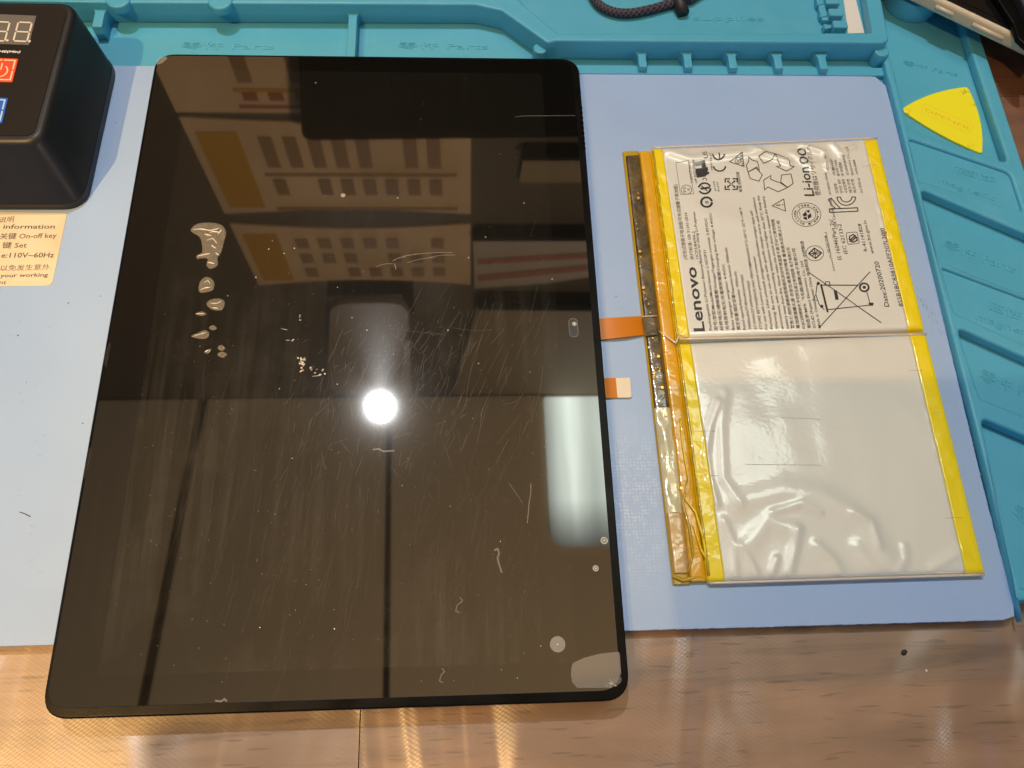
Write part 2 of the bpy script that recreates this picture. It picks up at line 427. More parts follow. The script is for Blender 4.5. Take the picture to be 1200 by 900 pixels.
M_BLUE = Mt('blue_button', (0.02, 0.12, 0.55), 0.45).m
M_PBLUE = Mt('pale_blue_print', (0.45, 0.62, 0.85), 0.5).m
M_PORG = Mt('pale_orange_print', (0.95, 0.62, 0.36), 0.5).m
M_LCD = Mt('display_window', (0.16, 0.145, 0.13), 0.25).m
M_SEG = Mt('unlit_segment', (0.72, 0.66, 0.52), 0.4).m
M_PAPER = Mt('paper', (0.72, 0.70, 0.66), 0.7).m
M_PHONE = Mt('cream_phone_frame', (0.60, 0.52, 0.38), 0.3).m
M_PBLK = Mt('phone_black', (0.006, 0.006, 0.007), 0.12).m
t_ = Mt('braided_cord', (0.022, 0.018, 0.030), 0.65)
M_CORD = t_.m
M_CORD2 = Mt('cord_fleck', (0.11, 0.085, 0.11), 0.6).m

# ================================================================== THE SETTING
slab('desk_surface', [(-700, -330), (900, -330), (900, 800), (-700, 800)], -26, -2.0, M_GAP, bev=0.5)['kind'] = 'structure'
desk = bpy.data.objects['desk_surface']
jx = P(421, 870, 0).x
rng = random.Random(3)
ycuts = [-330, -205, -95, 48, 240, 430, 620, 800]
jy = {1: [-560, -250, jx - 190, 330], 2: [-480, jx, 470, 730], 3: [-620, -180, 250, 640], 4: [-400, 120, 420, 700], 0: [-350, 100, 520], 5: [-300, 200, 640], 6: [-200, 350]}
for r in range(7):
    xs = [-700] + sorted(x for x in jy[r] if -700 < x < 900) + [900]
    for i in range(len(xs) - 1):
        mt = [M_WOOD, M_WOOD2][(i + r) % 2] if r < 4 else M_WOOD3
        if r in (3,) and xs[i] >= 250: mt = M_WOOD3
        if r == 2: mt = M_WOOD2 if xs[i+1] <= jx + 1 else M_WOOD
        o = slab('board', [(xs[i] + .12, ycuts[r] + .1), (xs[i+1] - .12, ycuts[r] + .1), (xs[i+1] - .12, ycuts[r+1] - .1), (xs[i] + .12, ycuts[r+1] - .1)],
                 -2.0, 0.0, mt, desk, bev=0.05)

t_ = Mt('wall_paint', (0.10, 0.072, 0.042), 0.8); M_WALL = t_.m
t_ = Mt('ceiling_paint', (0.70, 0.54, 0.32), 0.9); M_CEIL = t_.m
M_DARKGAP = Mt('dark_joint', (0.006, 0.005, 0.004), 0.9, Specular_IOR_Level=0.1).m
o = slab('wall', [(-3000, WALL_Y), (3000, WALL_Y), (3000, WALL_Y+80), (-3000, WALL_Y+80)], -700, CEIL_Z+40, M_WALL, bev=1); o['kind'] = 'structure'
ceil = slab('ceiling', [(-3000, -2200), (3000, -2200), (3000, WALL_Y-1), (-3000, WALL_Y-1)], CEIL_Z+12, CEIL_Z+60, M_DARKGAP, bev=1); ceil['kind'] = 'structure'
# ceiling panels with dark joints (the joints show in the glass)
a0, a1 = mirror(237, 466), mirror(165, 832); b0, b1 = mirror(456, 478), mirror(452, 832)
def cpanel(pts):
    slab('ceiling_panel', pts, CEIL_Z, CEIL_Z + 11, M_CEIL, ceil, bev=1.5)
def ext(p, q, y):
    t = (y - p.y) / (q.y - p.y); return p.x + (q.x - p.x) * t
YT, YB = WALL_Y - 6, -1500
g = 13
cpanel([(-2600, YB), (ext(a0, a1, YB) - g, YB), (ext(a0, a1, YT) - g, YT), (-2600, YT)])
cpanel([(ext(a0, a1, YB) + g, YB), (ext(b0, b1, YB) - g*.8, YB), (ext(b0, b1, YT) - g*.5, YT), (ext(a0, a1, YT) + g, YT)])
cpanel([(ext(b0, b1, YB) + g*.8, YB), (2600, YB), (2600, YT), (ext(b0, b1, YT) + g*.5, YT)])

# ================================================================== LAMPS THAT SHOW IN THE GLASS
lf = thing('ceiling_lamp', 'pale rectangular ceiling lamp mirrored near the right edge of the tablet glass', 'lamp', (735, 585, 1750))
slab('lamp_frame', fillet([(334, 402), (960, 402), (960, 778), (334, 778)], 40, 6), 1748.1, 1754, M_CEIL, lf, bev=1)
t_ = Mt('lamp_diffuser', (0.2, 0.2, 0.2), 0.6)
mp = t_.n('SeparateXYZ'); t_.l(t_.mapping((1/0.641, 1/0.393, 1), (0, 0, 0), (-0.326/0.641, -0.392/0.393, 0)), mp.inputs[0])
gy = t_.ramp(mp.outputs['Y'], [(0.0, 0.10), (0.14, 0.40), (0.30, 0.85), (1.0, 1.0)])
gx = t_.ramp(mp.outputs['X'], [(0.0, 0.25), (0.045, 0.65), (0.10, 1.0), (0.18, 0.60), (0.27, 0.66), (0.45, 1.0), (1.0, 0.6)])
bnd = t_.ramp(t_.noise(1.0, 2, 0.5, t_.mapping((22, 2, 1))), [(0.35, 0.80), (0.65, 1.0)])
e_ = t_.math('MULTIPLY', t_.math('MULTIPLY', gx, gy), bnd)
t_.set('Emission Color', (0.90, 1.0, 0.88, 1)); t_.l(t_.math('MULTIPLY', e_, 9.0), t_.b.inputs['Emission Strength'])
slab('lamp_diffuser', fillet([(326, 392), (967, 392), (967, 785), (326, 785)], [46, 46, 8, 8], 8), 1744.5, 1748.0, t_.m, lf, bev=1.2)

# ================================================================== WALL THINGS THAT SHOW IN THE GLASS
t_ = Mt('chart_paper', (0.50, 0.37, 0.25), 0.6)
c = t_.mix(t_.ramp(t_.noise(6, 4), [(0.35, 0.0), (0.7, 1.0)]), (0.74, 0.50, 0.27), (0.58, 0.38, 0.19)); t_.col(c); M_CHART = t_.m
M_CHO = Mt('chart_orange', (0.55, 0.27, 0.02), 0.6).m
M_CHB = Mt('chart_brown', (0.30, 0.165, 0.07), 0.6).m
M_CHR = Mt('chart_red', (0.34, 0.10, 0.06), 0.6).m
M_BOARD = Mt('brown_board', (0.26, 0.18, 0.095), 0.6).m
M_BANNER = Mt('banner_cloth', (0.42, 0.34, 0.25), 0.6).m
def wx(px, py):
    q = mirror(px, py); return (q.x, q.z)
def wallslab(name, pts, y0, y1, mat, parent, r=0):
    """plate on the wall: outline in (x, z)"""
    if r: pts = fillet(pts, r, 4)
    n = len(pts)
    vs = [(x, y0, z) for x, z in pts] + [(x, y1, z) for x, z in pts]
    area = sum(pts[i][0]*pts[(i+1) % n][1] - pts[(i+1) % n][0]*pts[i][1] for i in range(n))
    fs = [tuple(range(n)), tuple(range(2*n-1, n-1, -1))] + [(i, n+i, n+(i+1) % n, (i+1) % n) for i in range(n)]
    if area < 0: fs = [f[::-1] for f in fs]
    return mesh(name, vs, fs, mat, parent)
def chart(x0, x1, z0, z1, label, bars, rows, sag=0, band=True):
    t = thing('wall_chart', label, 'chart', (x0, WALL_Y - 4, z0), 'printed charts on the wall mirrored in the glass')
    n = 12
    top = [(x0 + (x1-x0)*i/n, z1 - sag*math.sin(math.pi*i/n)*0.4) for i in range(n+1)]
    bot = [(x1 - (x1-x0)*i/n, z0 + sag*math.sin(math.pi*i/n)*0.3) for i in range(n+1)]
    wallslab('sheet', bot[::-1] + top[::-1], WALL_Y-6, WALL_Y-2, M_CHART, t)
    if band: wallslab('colour_band', [(x0+14, z0+30), (x0+72, z0+30), (x0+72, z1-20), (x0+14, z1-20)], WALL_Y-7.5, WALL_Y-6.2, M_CHO, t)
    for (zz, hh, m) in rows:
        wallslab('printed_row', [(x0+90, zz), (x1-22, zz), (x1-22, zz+hh), (x0+90, zz+hh)], WALL_Y-7.2, WALL_Y-6.3, m, t)
    for (zz, hh, nb, m) in bars:
        wd = (x1 - x0 - 130) / nb
        for i in range(nb):
            if nb > 5 and (i * 7 + int(zz)) % 9 == 0: continue
            xx = x0 + 100 + i * wd
            wallslab('printed_cell', [(xx, zz), (xx+wd*.55, zz), (xx+wd*.55, zz+hh), (xx, zz+hh)], WALL_Y-7.8, WALL_Y-7.3, m, t)
chart(-275, 134, 955, 1165, 'printed chart with an orange band, highest in the mirror image on the tablet glass',
      [(1100, 30, 7, M_CHB), (1050, 30, 7, M_CHB), (1000, 30, 7, M_CHB)], [], 50)
chart(-275, 134, 690, 925, 'printed chart with an orange band, mirrored just below the black bar in the glass',
      [(730, 70, 8, M_CHB), (830, 40, 8, M_CHB)], [(905, 8, M_CHB), (815, 7, M_CHB)], 30)
chart(-275, 134, 380, 680, 'printed chart with dark rows mirrored at the upper left of the glass',
      [(560, 60, 8, M_CHB), (640, 14, 8, M_CHR), (500, 30, 8, M_CHB)], [(548, 8, M_CHR), (632, 7, M_CHO), (664, 6, M_CHR)], 0, band=False)
def part_box(px, name, label, cat, d0, d1, mat, r=6):
    pts = [wx(*p) for p in px]
    o = wallslab(name, pts, WALL_Y - d1, WALL_Y - d0, mat, None, r); tag(o, label, cat); return o
part_box([(352, 20), (700, 20), (700, 134), (356, 138)], 'monitor', 'black rounded monitor back mirrored at the top of the tablet glass', 'monitor', 9, 40, M_HOLE, 16)
bn = thing('wall_banner', 'pale banner with dark red rows mirrored above the front camera slot', 'banner', (150, WALL_Y-5, 1000))
wallslab('cloth', [wx(554, 268), wx(705, 268), wx(705, 318), wx(640, 328), wx(556, 334)], WALL_Y-8, WALL_Y-2, M_BANNER, bn)
wallslab('printed_row', [wx(560, 299), wx(700, 291), wx(700, 297), wx(560, 305)], WALL_Y-9.5, WALL_Y-8.2, M_CHR, bn)
wallslab('printed_row', [wx(560, 318), wx(700, 305), wx(700, 311), wx(560, 325)], WALL_Y-9.5, WALL_Y-8.2, M_CHR, bn)
part_box([(614, 172), (700, 172), (700, 208), (608, 208)], 'small_board', 'small brown board mirrored at the upper right of the glass', 'board', 2, 10, M_BOARD, 3)
part_box([(560, 350), (712, 352), (722, 456), (530, 456)], 'large_board', 'large brown board mirrored around the front camera slot', 'board', 2, 14, M_BOARD, 4)
lg = thing('rounded_panel', 'rounded brown panel with a pale strip mirrored above the bright bulb', 'panel', (-60, WALL_Y-10, 1400))
wallslab('panel_board', [wx(384, 452), wx(388, 346), wx(478, 344), wx(482, 456)], WALL_Y-20, WALL_Y-6, M_BOARD, lg, 50)
wallslab('pale_strip', [wx(470, 456), wx(474, 388), wx(481, 388), wx(480, 456)], WALL_Y-26, WALL_Y-21, M_BANNER, lg)
wallslab('dark_surround', [wx(383, 345), wx(385, 325), wx(484, 322), wx(486, 370), wx(480, 360), wx(470, 342)], WALL_Y-5, WALL_Y-2, M_HOLE, lg)
for (px, lab) in (([(560, 262), (706, 262), (706, 268), (554, 268)], 'thin dark shelf mirrored along the top of the pale banner'),
                  ([(614, 166), (700, 166), (700, 172), (612, 172)], 'short dark shelf mirrored along the top of the small brown board'),
                  ([(562, 340), (712, 342), (712, 352), (560, 350)], 'dark shelf mirrored along the top of the large brown board')):
    part_box(px, 'wall_shelf', lab, 'shelf', 2, 26, M_HOLE, 0)

# ================================================================== TEAL WORK MAT
mat = thing('silicone_work_mat', 'teal silicone work mat with moulded compartments under the blue pad', 'work mat', (100, 180, 0))
ZF = 3.4                                        # compartment floor
slab('base_sheet', fillet([(-170, 26), (P(1200, 722, ZF).x + 60, 26), (349, 60), (349, 345), (-170, 345)], [3, 3, 6, 6, 3]), 0.0, ZF, M_TEAL, mat, bev=0.8)
def px(pts, z): return [P2(a, b, z) for a, b in pts]
# right-hand border with its compartments
RT = 8.0
colL = [(1200, 728), (1190, 692), (1151, 530), (1108, 360), (1075, 225), (1054, 140), (1043, 96), (1040, 88)]
cl = px(colL, RT)
outer = [(348.9, 26.2)] + [(348.9, 344)] + [(304, 344), (304, 262), (cl[-1][0], 256)] + cl[::-1]
outer = [(348.9, 26.2), (348.9, 344), (302.6, 344), (302.6, 256.5)] + [(x, y) for x, y in cl[::-1]] + [(cl[0][0] + 0.5, 26.2)]
A = [(305.5, 300), (341.5, 300)] + px([(1181, 188), (1174, 190), (1064, 151)], RT)
A = fillet([(306, 335), (342, 335)] + px([(1182, 191), (1066, 150)], RT), [2, 2, 2.2, 1.5])
B = fillet(px([(1066, 162), (1184, 202)], RT) + [(342.5, 175)] + px([(1077, 211)], RT), [1, 4, 1.5, 1.5])
Cc = fillet([P2(1079, 221, RT), (342.5, 163.8), (342.5, 133.5), P2(1102, 306, RT)], [1.8, 2, 2, 2])
D = fillet([P2(1104, 313, RT), (342.5, 131.5), (342.5, 108), P2(1119, 366, RT)], [1, 2, 2, 2])
Ee = fillet([P2(1122, 383, RT), (342.5, 102.5), (342.5, 78), P2(1149, 466, RT)], [1.8, 2, 2, 2])
F = fillet([P2(1150, 489, RT), (342.5, 69), (342.5, 30), (P(1195, 697, RT).x, 30)], [1.8, 2, 2, 2])
slab('right_border', outer, ZF - 0.2, RT, M_TEAL, mat, holes=[A, B, Cc, D, Ee, F], bev=1.1, res=4)
def grow(pts, d):
    cx = sum(p[0] for p in pts)/len(pts); cy = sum(p[1] for p in pts)/len(pts)
    return [(p[0] + (d if p[0] > cx else -d), p[1] + (d if p[1] > cy else -d)) for p in pts]
for pl in (B, D):
    slab('shallow_floor', grow(pl, 0.4), ZF + 0.02, 6.6, M_TEAL, mat, bev=0.05)
# high rail round the upper compartments
ZR = 14.0
rail_o = [(-170, 271.3), (-20, 271.6), (128, 273.6), P2(588, 12, ZR), P2(642, 50, ZR), (160.5, 254.3), P2(1036, 50, ZR), P2(1042, 46, ZR), (305.6, 300), (305.6, 344), (-170, 344)]
rail_o = fillet(rail_o, [0, 0, 4, 2, 2, 2, 1, 1, 0, 1, 1])
h1 = fillet([P2(654, 39, ZR), P2(1017, 38, ZR), (300.8 - 3.0, 300), (150, 300), P2(612, 2, ZR)], [1.5, 1.5, 2, 3, 3])
h1 = fillet([P2(654, 39, ZR), P2(1022, 38, ZR), (P(1019, 0, ZR).x, 300), (140, 300), P2(610, 2, ZR)], [1.5, 1.5, 2, 3, 3])
slab('high_rail', rail_o, ZF - 0.1, ZR, M_TEAL, mat, holes=[h1], bev=0.9, res=4)
slab('raised_floor', grow(h1, 0.8), ZF + 0.03, 8.6, M_TEAL, mat, bev=0.05)
# low ledge along the pad, and ribs between the small pockets
slab('ledge', fillet([(P(648, 84, 5.4).x, 245.0), (303.2, 245.6), (303.2, 250.2), (P(648, 84, 5.4).x, 249.6)], 0.8), ZF - 0.1, 5.5, M_TEAL, mat, bev=0.5)
def rib(xc, y0, y1, w, z1):
    """upright rib that flares where it meets the rail"""
    pts = [(xc - w/2, y0), (xc + w/2, y0), (xc + w/2, y1 - 2.2), (xc + w/2 + 1.4, y1), (xc - w/2 - 1.4, y1), (xc - w/2, y1 - 2.2)]
    slab('rib', pts, ZF - 0.15, z1, M_TEAL, mat, bev=0.45)
for q in (752, 805, 857, 910, 962):
    rib(P(q, 64, 8).x, 246.2, 254.9, 3.4, 8.4)
rib(P(413, 30, 9).x, 248.0, 273.5, 3.6, 9.2)
rib(P(118, 20, 9).x, 262, 272.2, 4.0, 10.5)
slab('end_post', disc_pts(P(633, 58, 9).x, 254.5, 3.0, 18), ZF - 0.12, 9.8, M_TEAL, mat, bev=0.6)
slab('end_post', disc_pts(P(1030, 60, 9).x + .5, 254.8, 3.2, 18), ZF - 0.12, 10.4, M_TEAL, mat, bev=0.6)
for q in (138, 258):
    cx = P(q, 3, ZR).x
    slab('peg', disc_pts(cx, 273.2, 5.0, 24), 10.6, ZR + 0.7, M_TEAL, mat, bev=0.8)
# comb holder with paper behind it (upper right)
for i, (qx, qy) in enumerate(((975, 2), (979, 16), (984, 30))):
    c0 = P(qx, qy, 12)
    slab('comb_tooth', fillet([(c0.x-3.2, c0.y-2.1), (c0.x+3.2, c0.y-2.1), (c0.x+3.2, c0.y+2.1), (c0.x-3.2, c0.y+2.1)], 1), 8.5, 13, M_TEAL, mat, bev=0.5)
    slab('comb_tooth', [(c0.x-6.5, c0.y-1.5), (c0.x-3.4, c0.y-0.6), (c0.x-3.4, c0.y+0.6), (c0.x-6.5, c0.y+1.5)], 8.5, 11.5, M_TEAL, mat, bev=0.2)
c0 = P(970, 14, 9)
slab('comb_spine', [(c0.x - 4.5, c0.y - 7), (c0.x - 1.5, c0.y - 7), (c0.x - 2.5, c0.y + 30), (c0.x - 5.5, c0.y + 30)], 8.5, 11, M_TEAL, mat, bev=0.3)
# round socket
sc_ = P(1076, -14, 12)
ring = disc_pts(sc_.x, sc_.y, 11.8, 48); ring_i = disc_pts(sc_.x, sc_.y, 9.3, 48)
slab('round_socket', ring, ZF - 0.1, 12.5, M_TEAL, mat, holes=[ring_i], bev=0.7, res=3)
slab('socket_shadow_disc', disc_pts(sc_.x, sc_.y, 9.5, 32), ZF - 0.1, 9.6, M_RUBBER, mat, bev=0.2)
# embossed words
def emboss(body, a, b, z, h, bold=0.0):
    pr = Print(lambda x, y: z + 0.22)
    vs, fs, wd = text_mesh(body, bold)
    a, b = Vector(a), Vector(b); d = b - a; L = d.length; d /= L; n = Vector((-d.y, d.x)); sx = L/wd; sy = h/0.72
    top = [a + d*(x*sx) + n*(y*sy) for x, y in vs]
    V = [(p.x, p.y, z + 0.20) for p in top]; N = len(V)
    ec = {}
    for f in fs:
        for i in range(len(f)):
            e = (f[i], f[(i+1) % len(f)]); ec[e] = 1
    V += [(p.x, p.y, z - 0.02) for p in top]
    FF = [tuple(f) for f in fs]
    for (i, j) in ec:
        if (j, i) not in ec: FF.append((j, i, N+i, N+j))
    mesh('embossed_word', V, FF, M_EMB, mat)
def em_px(body, a, b, z, h, **k): emboss(body, P2(*a, z), P2(*b, z), z, h, **k)
em_px('零件 Parts', (212, 57), (322, 58), ZF, 3.0)
em_px('零件 Parts', (466, 57), (572, 58), ZF, 3.0)
em_px('supplies', (812, 24), (896, 25), 8.6, 2.8)
em_px('零件 Parts', (1058, 76), (1122, 90), ZF, 2.4)
em_px('磁性', (1119, 202), (1166, 214), 6.6, 2.6); em_px('magnetic', (1100, 214), (1166, 236), 6.6, 2.6)
em_px('零件 Parts', (1105, 293 - 3), (1190, 321), ZF, 3.6)
em_px('磁性', (1157, 362), (1196, 375), 6.6, 3.2); em_px('magnetic', (1143, 374), (1216, 398), 6.6, 3.0)
em_px('零件 Parts', (1147, 444), (1232, 478), ZF, 4.2)
em_px('零件 Parts', (1185, 605), (1290, 660), ZF, 4.6)
# thin pale line of glue residue under the left rail
pr = Print(lambda x, y: ZF + 0.06)
for (a, b) in (((128, 22), (300, 23)), ((320, 24), (403, 25)), ((426, 26), (575, 27))):
    pts = [P2(a[0] + (b[0]-a[0])*k/20, a[1] + (b[1]-a[1])*k/20 + random.uniform(-.4, .4), ZF) for k in range(21)]
    pr.line(pts, 0.28)
pr.build('dust_line', Mt('pale_dust', (0.62, 0.60, 0.50), 0.8).m, mat)

# ================================================================== BLUE PAD
pad = thing('blue_pad', 'flat light blue pad with worn edges lying on the teal mat', 'pad', (100, 130, ZF))
ZP = 5.0
trn = P(1043, 118, ZP)
po = [(-150, 21.3), P2(58, 756, ZP), P2(738, 739, ZP), P2(1100, 729, ZP), P2(1176, 726.5, ZP), P2(1189, 722, ZP), P2(1188, 708, ZP),
      P2(1150, 561, ZP), P2(1095, 330, ZP), P2(1044, 122, ZP), P2(1038, 100, ZP), P2(1026, 90, ZP), P2(1005, 87.5, ZP), P2(900, 86, ZP), P2(740, 84.5, ZP), P2(160, 77, ZP), (-150, 247.2)]
# slightly ragged outline
rp = []
R5 = random.Random(5)
for i in range(len(po)):
    a, b = Vector(po[i]), Vector(po[(i+1) % len(po)])
    n = max(1, int((b - a).length / 0.9)) if i not in (len(po)-1,) else 1
    for k in range(n):
        q = a.lerp(b, k/n); amp = 0.16 if (i in (2, 3, 6, 7, 8, 12, 13)) else 0.05
        dn = (b - a).normalized(); dn = Vector((-dn.y, dn.x))
        q = q + dn * (NV(Vector((q.x*0.9, q.y*0.9, 1))) * amp + R5.uniform(-amp, amp)*0.35)
        rp.append((q.x, q.y))
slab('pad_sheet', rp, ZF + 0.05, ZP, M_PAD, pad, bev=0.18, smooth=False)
# chewed white spots on the rim
pr = Print(lambda x, y: ZP + 0.03)
for (a, b, n) in (((1000, 88), (1026, 92), 9), ((880, 86.5), (1000, 88), 8), ((640+120, 85.5), (880, 86.6), 7), ((740, 738), (1180, 726), 12), ((1096, 338), (1150, 560), 9), ((1000, 86), (1018, 87), 6)):
    for k in range(n):
        t = R5.random(); q = P2(a[0]+(b[0]-a[0])*t, a[1]+(b[1]-a[1])*t, ZP); s = R5.uniform(0.12, 0.42)
        sgn = 0
        pr.poly([(q[0] + s*R5.uniform(.6, 1.8)*math.cos(2*math.pi*j/7), q[1] + sgn + s*0.6*R5.uniform(.5, 1)*math.sin(2*math.pi*j/7)) for j in range(7)])
pr.build('edge_wear', M_PADEDGE, pad)['kind'] = 'stuff'
# dark marks and scuffs
pr = Print(lambda x, y: ZP + 0.03)
pr.line([P2(23, 600, ZP), P2(29, 602, ZP), P2(36, 605.5, ZP)], 0.32)
for q in ((118, 347), (80, 355), (21, 393), (97, 496), (31, 448), (136, 144), (132, 114)):
    pr.poly(disc_pts(*P2(*q, ZP), R5.uniform(.16, .3), 8))
pr.build('dark_mark', Mt('dark_mark', (0.05, 0.05, 0.09), 0.7).m, pad)['kind'] = 'stuff'
pr = Print(lambda x, y: ZP + 0.025)
for k in range(26):
    t = R5.random(); x0, y0 = 1078 + t*24 + R5.uniform(-4, 4), 345 + t*45
    pr.line([P2(x0, y0, ZP), P2(x0 + R5.uniform(-3, 5), y0 + R5.uniform(1, 6), ZP)], 0.10)
for k in range(14):
    x0, y0 = R5.uniform(715, 735), R5.uniform(345, 362)
    pr.line([P2(x0, y0, ZP), P2(x0 + R5.uniform(-6, 6), y0 + R5.uniform(-2, 2), ZP)], 0.09)
for k in range(40):
    x0, y0 = R5.uniform(0, 150), R5.uniform(340, 700)
    if x0 > 100 - (y0-340)*0.15: continue
    pr.line([P2(x0, y0, ZP), P2(x0 + R5.uniform(-6, 6), y0 + R5.uniform(-5, 5), ZP)], 0.08)
pr.build('scuff', film_mat('scuff_mark', (0.16, 0.17, 0.26), 0.42), pad)['kind'] = 'stuff'
# instruction sticker
so = fillet([P2(-140, 247, ZP), P2(79, 250, ZP), P2(61, 335, ZP), P2(-160, 337, ZP)], [1, 1.2, 2.2, 2])
slab('instruction_sticker', so, ZP + 0.01, ZP + 0.16, M_STICK, pad, bev=0.05)
ZS = ZP + 0.19
pr = Print(lambda x, y: ZS)
def stx(body, a, b, h, **k): pr.text(body, P2(*a, ZS), P2(*b, ZS), h, **k)
stx('说明', (-1, 260.5), (16, 259.5), 2.0)
stx('information', (3.5, 268), (64, 267.8), 1.9, bold=0.012)
stx('关键 On-off key', (-1, 280), (66, 278.5), 2.1, bold=0.008)
stx('键 Set', (2, 290.5), (31, 290), 2.1, bold=0.008)
stx('e:110V~60Hz', (1, 302), (63, 301.5), 2.1, bold=0.012)
stx('以免发生意外.', (0, 317), (60, 315.5), 1.9)
stx('your working', (0, 325), (56, 324), 1.6, bold=0.012)
stx('nt', (-1, 333), (7, 333), 1.6, bold=0.006)
pr.build('sticker_print', M_STINK, pad)

# ================================================================== CONTROL BOX
bxo = thing('control_box', 'black control box with number display and red and blue buttons at the top left', 'control box', (-60, 216, ZP))
HB = 34.0
base_o = fillet([(-150, 177.2), (-18.6, 177.2), (-17.6, 249), (-150, 249)], [3, 9, 9, 3], 8)
top_o = fillet([(-150, 184.0), (-23.0, 184.6), (-21.5, 250), (-150, 250)], [3, 7, 7, 3], 8)
def loft(name, rings, mt, parent, cap=True):
    vs, fs = [], []; n = len(rings[0][0])
    for pts, z in rings: vs += [(x, y, z) for x, y in pts]
    for r in range(len(rings)-1):
        for i in range(n):
            j = (i+1) % n; fs.append((r*n+i, r*n+j, (r+1)*n+j, (r+1)*n+i))
    if cap: fs.append(tuple((len(rings)-1)*n + i for i in range(n))); fs.append(tuple(range(n))[::-1])
    o = mesh(name, vs, fs, mt, parent, True); o.data.set_sharp_from_angle(angle=math.radians(38)); return o
def lerp_ring(a, b, t): return [(p[0]*(1-t) + q[0]*t, p[1]*(1-t) + q[1]*t) for p, q in zip(a, b)]
def inset(ring, d):
    n = len(ring); out = []
    for i in range(n):
        a, b, c = Vector(ring[i-1]), Vector(ring[i]), Vector(ring[(i+1) % n])
        t = (c - a).normalized(); out.append((b.x - t.y*d, b.y + t.x*d))
    return out
rings = [(base_o, ZP + 0.1), (lerp_ring(base_o, top_o, 0.0), ZP + 3.2), (inset(lerp_ring(base_o, top_o, 0.02), 0.25), ZP + 3.6), (inset(lerp_ring(base_o, top_o, 0.9), 0.2), HB - 2.0), (inset(top_o, 0.5), HB - 0.7), (inset(top_o, 1.4), HB - 0.1), (inset(top_o, 2.0), HB)]
loft('case', rings, M_CASE, bxo)
slab('front_panel', inset(top_o, 3.0), HB - 0.3, HB + 0.25, M_PANEL, bxo, bev=0.12)
ZT = HB + 0.25
def T(px_, py_): return P2(px_, py_, ZT)
slab('display_window', [T(-50, 15), T(43, 19), T(34, 53), T(-60, 50)], ZT, ZT + 0.25, M_LCD, bxo, bev=0.06)
# seven-segment digits, each segment a piece
def seg(a, b, wd=0.62):
    a, b = Vector(T(*a)), Vector(T(*b)); d = (b-a).normalized(); n = Vector((-d.y, d.x)); a += d*0.18; b -= d*0.18
    slab('segment', [tuple(a), tuple(a + d*wd/2 + n*wd/2), tuple(b - d*wd/2 + n*wd/2), tuple(b), tuple(b - d*wd/2 - n*wd/2), tuple(a + d*wd/2 - n*wd/2)], ZT + 0.2, ZT + 0.33, M_SEG, bxo, bev=0.02)
def digit(x0, y0):
    W_, H_ = 16, 22; k = 0.27
    def q(u, v): return (x0 + u*W_ - v*H_*k, y0 + v*H_ + u*0.8)
    for a, b in (((0, 0), (1, 0)), ((0, .5), (1, .5)), ((0, 1), (1, 1)), ((0, 0), (0, .5)), ((0, .5), (0, 1)), ((1, 0), (1, .5)), ((1, .5), (1, 1))):
        seg(q(*a), q(*b))
digit(22, 26.5); digit(-4, 26); 
slab('decimal_point', disc_pts(*T(9, 48), 0.5, 12), ZT + 0.2, ZT + 0.33, M_SEG, bxo, bev=0.02)
slab('decimal_point', disc_pts(*T(35, 49), 0.5, 12), ZT + 0.2, ZT + 0.33, M_SEG, bxo, bev=0.02)
pr = Print(lambda x, y: ZT + 0.05)
pr.text('ME(Min)', T(-2, 61.5), T(23.5, 62), 1.0, bold=0.025, shear=0.15)
pr.build('panel_print', M_WHITE, bxo)
def button(pts, mt, mp, power):
    o = slab('button', fillet([T(*p) for p in pts], 0.5), ZT, ZT + 0.35, mt, bxo, bev=0.1)
    q = Print(lambda x, y: ZT + 0.39)
    tl, tr_, br_, bl_ = [Vector(T(*p)) for p in pts]
    def L(u, v): return tuple((tl.lerp(tr_, u)).lerp(bl_.lerp(br_, u), v))
    for (cu_, cv) in ((0, 0), (1, 0), (1, 1), (0, 1)):
        e = .09; s_ = .38; uu = e if cu_ == 0 else 1-e; vv = e if cv == 0 else 1-e; du = s_ if cu_ == 0 else -s_; dv = s_ if cv == 0 else -s_
        q.line([L(uu + du, vv), L(uu, vv), L(uu, vv + dv)], 0.55)
    if power:
        arc = [L(.5 + .24*math.sin(a), .55 - .24*math.cos(a)) for a in [0.6 + (2*math.pi - 1.2)*k/18 for k in range(19)]]
        q.line(arc, 0.5); q.line([L(.5, .22), L(.5, .5)], 0.5)
    w_ = q.build('button_print', mp, o)
    w_.matrix_parent_inverse = Matrix.Identity(4)
button([(-12, 68), (22, 69.5), (15, 97), (-19, 96)], M_RED, M_PORG, True)
button([(-24, 114), (10, 115.5), (3, 145), (-31, 144)], M_BLUE, M_PBLUE, False)

# ================================================================== TABLET
tab = thing('tablet', 'large black tablet with scratched dark glass lying face up on the blue pad', 'tablet', (85, 123, ZP))
TW, TH, TZ = 170.0, 247.0, 12.0
def rr(x0, y0, x1, y1, r, n=8): return fillet([(x0, y0), (x1, y0), (x1, y1), (x0, y1)], r, n)
body = [(rr(5, 5, TW-5, TH-5, 6), ZP + 0.15), (rr(1.6, 1.6, TW-1.6, TH-1.6, 7), ZP + 1.1), (rr(.3, .3, TW-.3, TH-.3, 8), ZP + 3.0), (rr(0, 0, TW, TH, 8), ZP + 5.2), (rr(.1, .1, TW-.1, TH-.1, 8), TZ - 0.5), (rr(.5, .5, TW-.5, TH-.5, 7.6), TZ - 0.12), (rr(.9, .9, TW-.9, TH-.9, 7.3), TZ - 0.1)]
loft('body_shell', body, M_BLACK, tab)
gx0, gy0, gx1, gy1 = 1.1, 2.9, TW - 2.7, TH - 1.2
